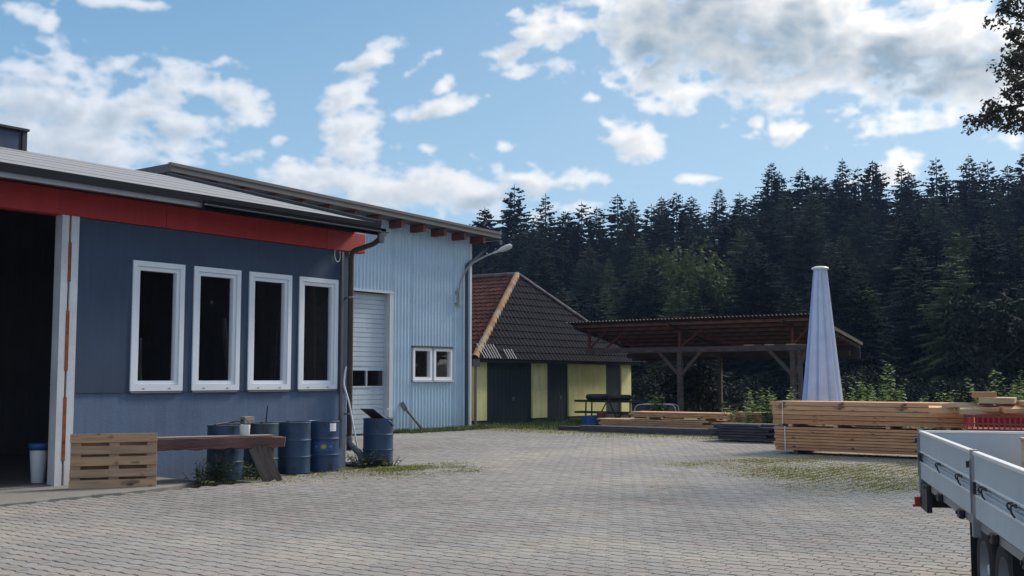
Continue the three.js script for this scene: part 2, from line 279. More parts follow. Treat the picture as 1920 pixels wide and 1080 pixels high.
// ---------- the setting ----------
function structure(name, mesh) { mesh.name = name; mesh.userData.kind = 'structure'; shadows(mesh); scene.add(mesh); return mesh; }
const hillHeight = (x, d) => { const e = clamp((d - 54) / 80, 0, 2.4), k = lerp(5.5, 14, sstep(-0.06, 0.32, x / Math.max(d, 1))); return k * Math.pow(e, 1.05); };
{
  const g = new THREE.PlaneGeometry(900, 900).rotateX(-Math.PI / 2).translate(0, -0.09, 0);
  structure('ground', new THREE.Mesh(metric(g), M.soil));
  const p = [], uv = [], idx = [], NX = 70, ND = 44;
  for (let j = 0; j <= ND; j++) for (let i = 0; i <= NX; i++) {
    const d = 46 + j * 5, x = -110 + i * 4.4, y = hillHeight(x, d) - 0.05 + (noise3(x * 0.15, 0, d * 0.15) - 0.5) * 0.5 * sstep(50, 60, d) - (d < 51 ? 0.3 : 0);
    p.push(x, y, -d); uv.push(x, d);
    if (i < NX && j < ND) { const a = j * (NX + 1) + i, b = a + NX + 1; idx.push(a, a + 1, b, b, a + 1, b + 1); }
  }
  const h = new THREE.BufferGeometry(); h.setAttribute('position', new THREE.Float32BufferAttribute(p, 3)); h.setAttribute('uv', new THREE.Float32BufferAttribute(uv, 2)); h.setIndex(idx); h.computeVertexNormals();
  structure('hillside', new THREE.Mesh(h, M.forestFloor));
}

// paving: wave-edged concrete pavers in stacked rows
const PL = 0.2, PW = 0.165;
const inYard = (s, o) => {
  if (s > 14.2 + 0.5 * Math.sin(o * 0.7) || s < -22) return false;
  if (s < -3.6) return o > 1.62; if (s < 0.4) return o > 1.25; return o > -7.05;
};
{
  const yard = new THREE.Group(); yard.name = 'paved_yard'; yard.userData.kind = 'structure'; yard.position.copy(Y(0, 0, 0)); yard.rotation.y = TH; scene.add(yard);
  // bed under the joints
  part(yard, 'joint_bed', M.joint, [box(-24, -3.6, -0.06, -0.028, 1.6, 34), box(-3.6, 0.4, -0.06, -0.028, 1.22, 34), box(0.4, 14.6, -0.06, -0.028, -7.1, 34)]);
  // outline of one paver: x along the row (o), y across it (s)
  const wx = [[0, 0], [0.035, 0.011], [0.075, 0.012], [0.1, 0], [0.125, -0.012], [0.165, -0.011]], wy = [[0, 0], [0.05, 0.011], [0.0825, 0], [0.115, -0.011]], out = [];
  for (const [a, b] of wx) out.push([a, b]);
  for (const [a, b] of wy) out.push([PL + b, a]);
  for (let i = wx.length; i > 0; i--) { const [a, b] = i === wx.length ? [PL, 0] : wx[i]; out.push([a, PW + b]); }
  for (let i = wy.length; i > 0; i--) { const [a, b] = i === wy.length ? [PW, 0] : wy[i]; out.push([b, a]); }
  const cx = PL / 2, cy = PW / 2, ring = (ka, y, kb) => out.map(([a, b]) => V(-(b - cy) * kb, y, (a - cx) * ka));   // s grows along -z of the local turn below
  const r0 = ring(0.97, -0.05, 0.94), r1 = ring(0.965, -0.009, 0.93), r2 = ring(0.915, 0, 0.85), n = out.length, pos = [];
  const tri = (a, b, c) => pos.push(a.x, a.y, a.z, b.x, b.y, b.z, c.x, c.y, c.z);
  for (let i = 0; i < n; i++) { const j = (i + 1) % n; tri(r0[i], r0[j], r1[j]); tri(r0[i], r1[j], r1[i]); tri(r1[i], r1[j], r2[j]); tri(r1[i], r2[j], r2[i]); }
  for (const [a, b, c] of THREE.ShapeUtils.triangulateShape(r2.map((v) => new THREE.Vector2(v.x, v.z)), [])) tri(r2[a], r2[b], r2[c]);
  const g = new THREE.BufferGeometry(); g.setAttribute('position', new THREE.Float32BufferAttribute(pos, 3));
  { const q = g.attributes.position, t0 = V(0, 0, 0), t1 = V(0, 0, 0), t2 = V(0, 0, 0); for (let i = 0; i < q.count; i += 3) { t0.fromBufferAttribute(q, i); t1.fromBufferAttribute(q, i + 1); t2.fromBufferAttribute(q, i + 2); const nn = t1.clone().sub(t0).cross(t2.clone().sub(t0)), c = t0.clone().add(t1).add(t2); if (nn.y < 0 || (Math.abs(nn.y) < 1e-9 && nn.x * c.x + nn.z * c.z < 0)) { q.setXYZ(i + 1, t2.x, t2.y, t2.z); q.setXYZ(i + 2, t1.x, t1.y, t1.z); } } }
  g.computeVertexNormals(); const pg = metric(g);
  // a few cuts of the stone grain, so that neighbours differ
  const R = rng(5), list = [];
  for (let row = Math.floor(-24 / PW); row * PW < 14.8; row++) for (let k = Math.floor(-7.5 / PL); k * PL < 33; k++) {
    const odd = ((row % 2) + 2) % 2, s = row * PW + PW / 2, o = k * PL + PL / 2 + odd * PL / 2; if (!inYard(s, o)) continue;
    const w = Y(s, 0, o), d = -w.z; if (d < 5 || Math.abs(w.x) > d * 0.5 + 2.5) continue;
    list.push([s, o, w.x, d, odd]);
  }
  const colour = (s, o, r) => {
    const a = fbm3(s * 0.5, 1, o * 0.5, 3), b = fbm3(s * 1.7 + 9, 5, o * 1.7, 2), t = 0.86 + r() * 0.24 + (a - 0.5) * 0.6, pink = sstep(0.52, 0.66, b * 0.6 + r() * 0.35), beige = sstep(0.55, 0.7, a);
    return [0.262 * t * (1 + pink * 0.045 + beige * 0.04), 0.253 * t * (1 - pink * 0.025 + beige * 0.015), 0.243 * t * (1 - pink * 0.045 - beige * 0.05)];
  };
  const inFrame = (x, d) => d > 8.85 && d < 13 && x > -0.455 * d && x < Math.min(0.455 * d, 3.35);
  const near = list.filter(([, , x, d]) => inFrame(x, d)).sort((a, b) => a[3] - b[3]).slice(0, 300), nearSet = new Set(near);
  const toneMats = []; for (let k = 0; k < 8; k++) { const m = M.paver.clone(); m.name = 'concrete paver tone ' + k; m.map = tStone.clone(); m.map.offset.set(k * 0.37, k * 0.21); m.map.needsUpdate = true; toneMats.push(m); }
  const tones = []; { const r = rng(8); for (let k = 0; k < 8; k++) { tones.push([0.262, 0.253, 0.243].map((c, q) => c * (0.90 + k * 0.03) * (1 + [0.03, -0.012, -0.03][q] * (k % 3)))); toneMats[k].color.setRGB(...tones[k]); } }
  const place = (o3, s, o, odd) => { o3.scale.x = odd ? -1 : 1; o3.position.set(s, (R() - 0.5) * 0.004, o); o3.rotation.set((R() - 0.5) * 0.012, 0, (R() - 0.5) * 0.012); };
  for (const [s, o, , , odd] of near) {
    const c = colour(s, o, R); let best = 0, bd = 9; tones.forEach((t, k) => { const e = Math.hypot(t[0] - c[0], t[1] - c[1], t[2] - c[2]); if (e < bd) { bd = e; best = k; } });
    const m = shadows(new THREE.Mesh(pg, toneMats[best])); m.name = 'paver'; place(m, s, o, odd); yard.add(m);
  }
  const rest = list.filter((q) => !nearSet.has(q)), im = shadows(new THREE.InstancedMesh(pg, M.paver, rest.length)), dm = new THREE.Object3D(), col = new THREE.Color();
  rest.forEach(([s, o, , , odd], i) => { place(dm, s, o, odd); dm.updateMatrix(); im.setMatrixAt(i, dm.matrix); const c = colour(s, o, R); im.setColorAt(i, col.setRGB(...c)); });
  im.name = 'paver_field'; im.userData.kind = 'stuff'; yard.add(im);
  // concrete apron in front of the workshop door
  const ap = new THREE.Group(); ap.name = 'concrete_apron'; ap.userData.kind = 'structure'; ap.position.copy(Y(0, 0, 0)); ap.rotation.y = TH; scene.add(ap);
  const edge = new THREE.Shape(); edge.moveTo(-13, 0.02); edge.lineTo(-13, 1.66); for (let k = 0; k <= 40; k++) { const s = -13 + k * 0.22; edge.lineTo(s, 1.60 + (noise3(s * 3, 2, 0) - 0.5) * 0.12 - sstep(-5.6, -4.0, s) * 0.55); } edge.lineTo(-4.2, 0.02);
  part(ap, 'slab', M.concrete, metric(new THREE.ExtrudeGeometry(edge, { depth: 0.10, bevelEnabled: true, bevelSize: 0.012, bevelThickness: 0.012, bevelSegments: 1 }).rotateX(Math.PI / 2).translate(0, 0.022, 0)));
}

// ---------- workshop with the red beam ----------
{
  const t = thing('workshop_building', 'slate blue workshop with red beam, open doorway and four tall white windows', 'building', Y(0, 0, 0), TH);
  const WIN = [-4.79, -3.6, -2.41, -1.22], w0 = 1.43, w1 = 3.53, ww = 1.0, dz = 0.22;
  part(t, 'plinth_wall', M.plinth, box(-5.78, 0.08, -0.1, 1.41, -0.3, 0));
  const pcs = [box(-5.78, 0.08, w1, 4.1, -0.28, 0.03), box(-5.78, WIN[0], 1.41, w1, -0.28, 0.03), box(WIN[3] + ww, 0.08, 1.41, w1, -0.28, 0.03)];
  for (let k = 0; k < 3; k++) pcs.push(box(WIN[k] + ww, WIN[k + 1], 1.41, w1, -0.28, 0.03));
  part(t, 'cladding', M.cladding, pcs);
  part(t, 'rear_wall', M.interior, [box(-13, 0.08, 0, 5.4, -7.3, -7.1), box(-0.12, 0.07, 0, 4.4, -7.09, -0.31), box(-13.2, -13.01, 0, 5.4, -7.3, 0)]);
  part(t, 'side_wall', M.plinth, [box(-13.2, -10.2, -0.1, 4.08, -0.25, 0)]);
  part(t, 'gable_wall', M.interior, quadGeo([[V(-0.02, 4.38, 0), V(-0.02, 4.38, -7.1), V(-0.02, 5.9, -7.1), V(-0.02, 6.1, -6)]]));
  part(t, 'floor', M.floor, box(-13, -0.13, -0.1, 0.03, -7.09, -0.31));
  part(t, 'threshold', M.concrete, box(-10.2, -6.07, -0.1, 0.05, -0.3, 0.012));
  for (const [a, b] of [[-13.2, -8.6], [-8.594, -4.2], [-4.194, -0.555]]) part(t, 'beam', M.red, [rbox(a, b, 4.11, 4.5, -0.16, 0.07, 0.008)]);
  part(t, 'beam_end', M.redLight, [rbox(-0.548, 0.5, 4.108, 4.502, -0.158, 0.072, 0.02)], 'paler red beam end beside the downpipe');
  part(t, 'soffit', M.roofEdge, box(-13.3, 0.2, 4.505, 4.53, -0.16, 0.5));
  // roof: overlapping felt strips on a deck, front slope up to the ridge
  const e = V(0, 4.64, 0.6), r = V(0, 6.3, -6.0), along = r.clone().sub(e), nUp = V(0, -along.z, along.y).normalize().multiplyScalar(-1); if (nUp.y < 0) nUp.negate();
  const slope = (f, x, h) => V(x, 0, 0).add(e).addScaledVector(along, f).addScaledVector(nUp, h);
  const slab = (x0, x1, f0, f1, h0, h1, tilt = 0) => { const c = (f, x, h) => slope(f, x, h); const a = [c(f0, x0, h0), c(f0, x1, h0), c(f1, x1, h0), c(f1, x0, h0)], b = [c(f0, x0, h1 + tilt), c(f0, x1, h1 + tilt), c(f1, x1, h1), c(f1, x0, h1)]; return quadGeo([[b[0], b[1], b[2], b[3]], [a[3], a[2], a[1], a[0]], [a[0], a[1], b[1], b[0]], [a[1], a[2], b[2], b[1]], [a[2], a[3], b[3], b[2]], [a[3], a[0], b[0], b[3]]]); };
  const roof = part(t, 'roof_deck', M.roofEdge, [slab(-13.4, 0.22, 0.0, 1, -0.14, 0), quadGeo([[V(-13.4, 6.3, -6.0), V(0.22, 6.3, -6.0), V(0.22, 5.86, -7.45), V(-13.4, 5.86, -7.45)], [V(-13.4, 6.2, -6.0), V(0.22, 6.2, -6.0), V(0.22, 5.76, -7.45), V(-13.4, 5.76, -7.45)]])]);
  for (let k = 0; k < 6; k++) part(roof, 'felt_strip', M.roofFelt, slab(-13.38, 0.2, k / 6 + 0.003, (k + 1) / 6 + 0.002, 0.003, 0.006 + (k % 2) * 0.001, 0.004));
  part(roof, 'verge_flashing', M.roofEdge, slab(0.19, 0.3, -0.01, 1.0, -0.15, 0.075));
  part(roof, 'drip_edge', M.roofEdge, slab(-13.4, 0.3, -0.012, -0.002, -0.105, 0.02));
  part(roof, 'eaves_strip', M.zinc, [box(-13.4, -3.9, 4.44, 4.525, 0.54, 0.635)], 'grey strip below the roof edge');
  part(roof, 'eaves_strip', M.stripWhite, [box(-3.88, 0.36, 4.485, 4.505, 0.56, 0.645)], 'pale strip below the roof edge');
  part(roof, 'gutter', M.roofEdge, [flat(new THREE.CylinderGeometry(0.075, 0.075, 4.35, 12, 1, false, Math.PI * 0.5, Math.PI).rotateZ(Math.PI / 2).translate(-1.75, 4.475, 0.69)), box(-3.9, 0.44, 4.46, 4.478, 0.615, 0.765)]);
  const bx = part(roof, 'roof_vent', M.roofEdge, [box(-7.5, -3.36, 6.1, 6.68, -6.7, -5.9), box(-7.55, -3.28, 6.683, 6.73, -6.78, -5.82), box(-3.40, -3.30, 6.0, 6.68, -5.93, -5.87)], 'dark box on the roof ridge');
  part(bx, 'side_panel', M.cladding, box(-7.4, -3.48, 6.16, 6.62, -5.899, -5.88));
  // windows
  for (const x of WIN) {
    const w = part(t, 'window', M.white, [box(x, x + 0.085, w0, w1, -0.09, 0.055), box(x + ww - 0.085, x + ww, w0, w1, -0.09, 0.055), box(x + 0.085, x + ww - 0.085, w1 - 0.085, w1, -0.09, 0.055), box(x + 0.085, x + ww - 0.085, w0, w0 + 0.10, -0.09, 0.055)]);
    part(w, 'sash', M.white, [rbox(x + 0.087, x + 0.15, w0 + 0.102, w1 - 0.087, -0.07, 0.03, 0.008), rbox(x + ww - 0.15, x + ww - 0.087, w0 + 0.102, w1 - 0.087, -0.07, 0.03, 0.008), box(x + 0.151, x + ww - 0.151, w1 - 0.15, w1 - 0.088, -0.07, 0.028), box(x + 0.151, x + ww - 0.151, w0 + 0.103, w0 + 0.165, -0.07, 0.028)]);
    part(w, 'pane', M.glass, box(x + 0.149, x + ww - 0.149, w0 + 0.163, w1 - 0.148, -0.03, -0.024));
    part(w, 'sill', M.concrete, box(x + 0.02, x + ww - 0.02, w0 - 0.035, w0 - 0.004, 0.002, 0.05));
    for (const q of [0.22, 0.72]) part(w, 'drain_cap', M.zinc, box(x + q, x + q + 0.04, w0 + 0.03, w0 + 0.045, 0.056, 0.06));
  }
  // door frame
  for (const [a, b] of [[-6.07, -5.955], [-5.915, -5.785]]) { const p = part(t, 'door_post', M.post, [box(a, b, 0.02, 4.108, -0.10, 0.085), box(a, b, 0.02, 0.35, 0.086, 0.092)]); }
  { const Rr = rng(3), g = [box(-5.954, -5.916, 0.02, 4.1, -0.1, 0.05)]; for (const [y, h] of [[3.4, 0.6], [2.2, 0.9], [1.0, 0.7], [0.55, 0.3]]) g.push(box(-5.965 + Rr() * 0.005, -5.905, y - h / 2, y + h / 2, 0.04, 0.088)); part(t, 'rusted_seam', M.rust, g, 'rusty seam between the white door posts'); }
  // rainwater pipe at the corner
  const pipe = part(t, 'downpipe', M.pipeDark, [rod(V(0.0, 0.25, 0.17), V(0.0, 4.0, 0.17), 0.055, 0.055, 14), tube([V(0, 4.0, 0.17), V(0.03, 4.1, 0.19), V(0.2, 4.2, 0.36), V(0.28, 4.26, 0.5), V(0.3, 4.34, 0.62), V(0.3, 4.46, 0.68)], 0.05, 20, 12)]);
  part(pipe, 'hopper', M.zinc, [lathe([[0.05, 4.26], [0.06, 4.3], [0.085, 4.42], [0.085, 4.46]], 14).translate(0.3, 0, 0.68)]);
  for (const y of [0.95, 3.2]) part(pipe, 'clip', M.zinc, [lathe([[0.056, y - 0.02], [0.065, y - 0.02], [0.065, y + 0.02], [0.056, y + 0.02]], 14).translate(0, 0, 0.17), box(-0.02, 0.02, y - 0.015, y + 0.015, 0.032, 0.11)]);
  part(t, 'corner_strip', M.zinc, box(-0.155, -0.10, 0.3, 4.09, 0.031, 0.075));
  part(t, 'cable_loop', M.paper, tube([V(-0.32, 4.12, 0.05), V(-0.34, 3.98, 0.06), V(-0.27, 3.88, 0.06), V(-0.2, 3.93, 0.06), V(-0.19, 4.1, 0.05)], 0.008, 20, 5));
}

// ---------- pale blue steel hall ----------
{
  const S0 = 13.27, t = thing('steel_hall', 'pale blue corrugated steel hall with red purlin ends behind the workshop', 'building', Y(S0, 0, -7.5), TH);
  const L = (s) => s - S0, topAt = (s) => 6.62 - (s - 0.95) * 0.0227;   // underside of the roof along the front
  const ribs = (s0, s1, y0, y1) => {   // trapezoid sheet, y1 may follow the roof
    const pts = [], P = 0.15; for (let s = s0; s < s1 - 1e-6; s += P) { pts.push([s, 0], [s + 0.055, 0], [s + 0.08, 0.028], [s + 0.125, 0.028]); } pts.push([s1, 0]);
    const q = []; for (let i = 0; i + 1 < pts.length; i++) { const [a, za] = pts[i], [b, zb] = pts[i + 1]; if (b > s1) break; const ya = typeof y1 === 'function' ? y1(a) : y1, yb = typeof y1 === 'function' ? y1(b) : y1; q.push([V(L(a), y0, za), V(L(b), y0, zb), V(L(b), yb, zb), V(L(a), ya, za)]); }
    return quadGeo(q);
  };
  const D0 = 5.9, D1 = 9.36, DH = 4.2, wn = [[10.43, 11.33], [11.43, 12.33]], wy0 = 1.58, wy1 = 2.59;
  const front = part(t, 'wall', M.hall, [ribs(0.6, D0 - 0.0, 0.02, topAt), ribs(D0, D1 + 0.16, DH + 0.075, topAt), ribs(D1 + 0.16, 10.36, 0.02, topAt), ribs(10.36, 12.40, 0.02, wy0 - 0.05), ribs(10.36, 12.40, wy1 + 0.06, topAt), ribs(12.40, 13.24, 0.02, topAt)]);
  part(t, 'wall_core', M.hallBrick, [box(L(0.6), L(D0), 0, 6.3, -0.2, -0.02), box(L(D0), L(D1), DH, 6.3, -0.2, -0.02), box(L(D1), L(10.45), 0, 6.3, -0.2, -0.02), box(L(10.45), L(12.3), 0, wy0, -0.2, -0.02), box(L(10.45), L(12.3), wy1, 6.3, -0.2, -0.02), box(L(12.3), L(13.2), 0, 6.3, -0.2, -0.02), box(L(11.35), L(11.41), wy0, wy1, -0.2, -0.02), box(L(13.0), L(13.2), 0, 6.3, -18, -0.2), box(L(0.6), L(0.8), 0, 6.5, -18, -0.2), box(L(0.6), L(13.2), 0, 6.3, -18.2, -18)]);
  part(t, 'floor', M.floor, box(L(0.6), L(13.2), -0.1, 0.02, -18, -0.2));
  part(t, 'gable_board', M.hallBrick, box(L(13.21), L(13.26), 5.55, 6.2, -4.5, -0.02), 'bare board below the eaves'); part(t, 'gable_board', M.hallBrick, box(L(0.4), L(2.4), 6.0, 6.55, 0.03, 0.06), 'bare board below the eaves');
  part(t, 'corner_trim', M.hallTrim, [box(L(13.22), L(13.32), 0.02, 6.1, -0.12, 0.05)]);
  for (let k = 0; k < 13; k++) { const s = 1.35 + k * 1.0; part(t, 'purlin', M.purlin, box(L(s - 0.07), L(s + 0.07), topAt(s) - 0.24, topAt(s) - 0.02, -0.019, 0.55)); }
  { // roof slab along the slope
    const q = (s, y, z) => V(L(s), y, z), a = 0.95, b = 14.16, top = (s) => topAt(s) + 0.20, bot = (s) => topAt(s) + 0.0, z0 = 0.62, z1 = -18.4;
    const roof = part(t, 'roof', M.hallRoof, quadGeo([[q(a, top(a), z0), q(b, top(b), z0), q(b, top(b), z1), q(a, top(a), z1)], [q(a, bot(a), z1), q(b, bot(b), z1), q(b, bot(b), z0 - 0.02), q(a, bot(a), z0 - 0.02)], [q(a, bot(a), z0), q(b, bot(b), z0), q(b, top(b), z0), q(a, top(a), z0)], [q(b, bot(b), z0), q(b, bot(b), z1), q(b, top(b), z1), q(b, top(b), z0)], [q(a, bot(a), z1), q(a, bot(a), z0), q(a, top(a), z0), q(a, top(a), z1)]]));
    part(roof, 'verge_cap', M.hallRoof, quadGeo([[q(a - 0.02, top(a) - 0.06, z0 + 0.02), q(b + 0.02, top(b) - 0.06, z0 + 0.02), q(b + 0.02, top(b) + 0.02, z0 + 0.02), q(a - 0.02, top(a) + 0.02, z0 + 0.02)], [q(a - 0.02, top(a) + 0.02, z0 + 0.02), q(b + 0.02, top(b) + 0.02, z0 + 0.02), q(b + 0.02, top(b) + 0.02, z0 - 0.15), q(a - 0.02, top(a) + 0.02, z0 - 0.15)]]));
    part(roof, 'gutter', M.navyPipe, flat(new THREE.CylinderGeometry(0.08, 0.08, 18.6, 12).rotateX(Math.PI / 2).translate(L(14.2), 6.2, -8.7)));
  }
  // sectional door with a window strip
  const dr = part(t, 'sectional_door', M.door, [box(L(D0), L(D1 - 0.02), 0, 1.36, -0.24, -0.19), box(L(D0), L(D1 - 0.02), 1.92, 4.18, -0.24, -0.19)]);
  for (let y = 0.02; y < 4.1; y += 0.142) { if (y > 1.25 && y < 1.92) continue; part(dr, 'door_slat', M.door, box(L(D0), L(D1 - 0.02), y, y + 0.122, -0.188, -0.17)); }
  part(dr, 'window_bar', M.door, [box(L(D0), L(D1 - 0.02), 1.36, 1.41, -0.235, -0.165), box(L(D0), L(D1 - 0.02), 1.87, 1.92, -0.235, -0.165), ...[6.4, 7.5, 8.6].map((s) => box(L(s - 0.02), L(s + 0.02), 1.41, 1.87, -0.235, -0.165))]);
  for (const [a, b] of [[D0, 6.38], [6.42, 7.48], [7.52, 8.58], [8.62, D1 - 0.03]]) part(dr, 'pane', M.glass, box(L(a), L(b), 1.412, 1.868, -0.205, -0.2));
  part(t, 'door_frame', M.hallTrim, [box(L(D1), L(D1 + 0.16), 0.02, DH, -0.16, 0.035), box(L(D0), L(D1 + 0.16), DH, DH + 0.07, -0.16, 0.05), box(L(D1 - 0.02), L(D1 - 0.001), 0.02, DH, -0.24, -0.02)]);
  for (const [a, b] of wn) {
    const w = part(t, 'window', M.white, [box(L(a), L(a + 0.09), wy0, wy1, -0.1, 0.045), box(L(b - 0.09), L(b), wy0, wy1, -0.1, 0.045), box(L(a + 0.09), L(b - 0.09), wy1 - 0.09, wy1, -0.1, 0.045), box(L(a + 0.09), L(b - 0.09), wy0, wy0 + 0.1, -0.1, 0.045)]);
    part(w, 'pane', M.glass, box(L(a + 0.088), L(b - 0.088), wy0 + 0.098, wy1 - 0.088, -0.04, -0.034));
    part(w, 'sill', M.hallTrim, box(L(a - 0.03), L(b + 0.03), wy0 - 0.05, wy0 - 0.005, 0.0, 0.09));
    part(w, 'head_flashing', M.hallRoof, box(L(a - 0.05), L(b + 0.05), wy1 + 0.003, wy1 + 0.03, 0.0, 0.075));
  }
  part(t, 'downpipe', M.navyPipe, [rod(V(L(12.98), 0.1, 0.11), V(L(12.98), 5.2, 0.11), 0.06, 0.06, 12), tube([V(L(12.98), 5.2, 0.11), V(L(13.0), 5.36, 0.11), V(L(13.2), 5.48, 0.11), V(L(13.6), 5.72, 0.1), V(L(14.0), 6.0, 0.1), V(L(14.2), 6.2, 0.1)], 0.055, 24, 10)]);
  // yard lamp on a bent arm
  const lamp = thing('wall_lamp', 'curved arm lamp with pale head on the corner of the blue hall', 'lamp', Y(12.52, 4.23, -7.45), TH);
  part(lamp, 'arm', M.lampGrey, tube([V(0, -0.15, 0.12), V(0.0, 0.3, 0.12), V(0.05, 0.7, 0.2), V(0.18, 1.08, 0.42), V(0.42, 1.35, 0.8), V(0.62, 1.5, 1.1)], 0.032, 36, 8));
  part(lamp, 'bracket', M.lampGrey, [box(-0.07, 0.07, -0.2, -0.14, 0.0, 0.13), box(-0.07, 0.07, 0.2, 0.25, 0.0, 0.13), box(-0.06, -0.045, -0.3, 0.35, 0.06, 0.1), box(0.045, 0.06, -0.3, 0.35, 0.06, 0.1)]);
  const hg = lathe([[0.0, 0], [0.045, 0.0], [0.055, 0.18], [0.11, 0.3], [0.125, 0.5], [0.10, 0.62], [0.0, 0.66]], 16); hg.scale(1, 1, 0.62);
  hg.applyQuaternion(new THREE.Quaternion().setFromUnitVectors(V(0, 1, 0), V(0.42, 0.36, 0.83).normalize())); hg.translate(0.60, 1.48, 1.06);
  part(lamp, 'lamp_head', M.lampHead, hg);
}

// ---------- low yellow garage with the hipped tile roof ----------
{
  const S0 = 15.2, O0 = -8.8, t = thing('yellow_garage', 'low yellow garage with dark green doors under a hipped tile roof', 'building', Y(S0, 0, O0), TH);
  const Lx = (s) => s - S0, Lz = (o) => o - O0, top = 2.34;
  const doors = [[15.89, 18.71], [19.66, 21.17], [23.93, 25.17]];
  part(t, 'wall', M.yellow, [box(Lx(15.2), Lx(15.89), 0.15, top, -0.3, 0), box(Lx(18.71), Lx(19.66), 0.15, top, -0.3, 0), box(Lx(21.17), Lx(23.93), 0.15, top, -0.3, 0), box(Lx(25.17), Lx(25.97), 0.15, top, -0.3, 0), box(Lx(15.203), Lx(15.45), 0.15, top, -9, -0.3), box(Lx(25.7), Lx(25.967), 0.15, top, -9, -0.3), box(Lx(15.2), Lx(25.97), 0.15, top, -9.25, -9)]);
  part(t, 'footing', M.footing, [box(Lx(15.22), Lx(15.89), -0.1, 0.149, -0.3, -0.02), box(Lx(18.71), Lx(19.66), -0.1, 0.149, -0.3, -0.02), box(Lx(21.17), Lx(23.93), -0.1, 0.149, -0.3, -0.02), box(Lx(25.17), Lx(25.95), -0.1, 0.149, -0.3, -0.02), box(Lx(15.25), Lx(25.95), -0.1, 0.1, -9.2, -0.32)]);
  doors.forEach(([a, b], k) => {
    const d = part(t, k ? 'door' : 'garage_door', M.greenDoor, [box(Lx(a + 0.01), Lx(b - 0.01), 0.01, top - 0.03, -0.14, -0.08)], ['wide dark green garage door', 'dark green single door', 'weathered blue green door beside the shed'][k]);
    const n = Math.round((b - a) / 0.24); for (let i = 0; i < n; i++) { const w = (b - a - 0.06) / n; part(d, 'plank', M.greenDoor, box(Lx(a + 0.03 + i * w) + 0.006, Lx(a + 0.03 + (i + 1) * w) - 0.006, 0.03, top - 0.06, -0.079, -0.058)); }
    part(d, 'handle', M.zinc, [box(Lx((a + b) / 2 + 0.15), Lx((a + b) / 2 + 0.33), 0.9, 0.93, -0.057, -0.03), box(Lx((a + b) / 2 + 0.2), Lx((a + b) / 2 + 0.26), 0.82, 0.96, -0.057, -0.045)]);
  });
  part(t, 'fascia', M.footing, [box(Lx(14.8), Lx(26.3), 2.2, 2.31, Lz(-8.53), Lz(-8.49)), box(Lx(14.83), Lx(14.87), 2.2, 2.31, Lz(-18), Lz(-8.53))]);
  // roof planes
  const A = V(Lx(14.74), 2.32, Lz(-8.45)), Bq = V(Lx(26.4), 2.32, Lz(-8.45)), C = V(Lx(20.57), 5.78, Lz(-10.9)), A2 = V(Lx(14.74), 2.32, Lz(-18)), C2 = V(Lx(20.57), 5.78, Lz(-18)), B2 = V(Lx(26.4), 2.32, Lz(-18));
  const triG = (a, b, c) => { const g = new THREE.BufferGeometry().setFromPoints([a, b, c]); g.setAttribute('uv', new THREE.Float32BufferAttribute([0, 0, 1, 0, 0, 1], 2)); g.computeVertexNormals(); return g; };
  part(t, 'roof_deck', M.footing, [triG(A, Bq, C), triG(A, C, C2), triG(A, C2, A2), triG(Bq, B2, C2), triG(Bq, C2, C), triG(A2, C2, B2), triG(A, B2, Bq), triG(A, A2, B2)]);
  // one pantile: u across, v up the slope, w off the roof
  const TW = 0.24, TL = 0.40, EX = 0.335, prof = [[-0.5, 0.028], [-0.3, 0.012], [-0.05, 0.0], [0.2, 0.022], [0.38, 0.04], [0.5, 0.03]];
  const tg = (() => { const q = []; for (let i = 0; i + 1 < prof.length; i++) { const [a, h] = prof[i], [b, k] = prof[i + 1], x0 = a * TW, x1 = b * TW; q.push([V(x0, h + 0.045, 0), V(x1, k + 0.045, 0), V(x1, k + 0.012, -TL), V(x0, h + 0.012, -TL)], [V(x0, h + 0.012, 0), V(x1, k + 0.012, 0), V(x1, k + 0.045, 0), V(x0, h + 0.045, 0)]); } return quadGeo(q); })();
  const spots = [];   // [matrix, kind, showing]
  function plane(a, b, c, d, kind, inside) {   // a->b eaves, a->d up the slope
    const u = b.clone().sub(a).normalize(), nrm = u.clone().cross(c.clone().sub(a)).normalize(); if (nrm.y < 0) nrm.negate();
    const up = nrm.clone().cross(u).normalize(); if (up.y < 0) up.negate();
    const z = up.clone().negate(), R = rng(kind === 'red' ? 11 : 12), len = b.distanceTo(a), rows = Math.ceil(7.3 / EX);
    for (let r = 0; r < rows; r++) for (let k = 0; k * TW < len; k++) {
      const p = a.clone().addScaledVector(u, (k + 0.5) * TW).addScaledVector(up, r * EX - 0.04); const mid = p.clone().addScaledVector(up, EX * 0.5);
      if (mid.y > 5.76 || !inside(mid)) continue;
      const m = new THREE.Matrix4().makeBasis(u.clone().applyAxisAngle(nrm, (R() - 0.5) * 0.02), nrm, z).setPosition(p.addScaledVector(nrm, 0.004 + R() * 0.006));
      if (m.determinant() < 0) m.makeBasis(u.clone().negate(), nrm, z).setPosition(p);
      spots.push([m, kind, Math.floor(R() * 3), mid]);
    }
  }
  const f = (y) => (y - 2.32) / 3.46;
  plane(A, Bq, C, C, 'dark', (p) => p.x > lerp(A.x, C.x, f(p.y)) - 0.03 && p.x < lerp(Bq.x, C.x, f(p.y)) + 0.03);
  plane(A, A2, C, C, 'red', (p) => p.z < lerp(A.z, C.z, f(p.y)) + 0.03);
  // the 300 that show largest: those not behind the hall or the shed, the nearest first
  const eye = V(0, 1.63, 0); t.updateMatrixWorld(true);
  const rated = spots.map((q) => { const w = q[3].clone().applyMatrix4(t.matrixWorld), u = 960 + 2080 * w.x / -w.z, hid = u < 880; return [q, hid ? 1e3 : w.distanceTo(eye)]; }).sort((a, b) => a[1] - b[1]);
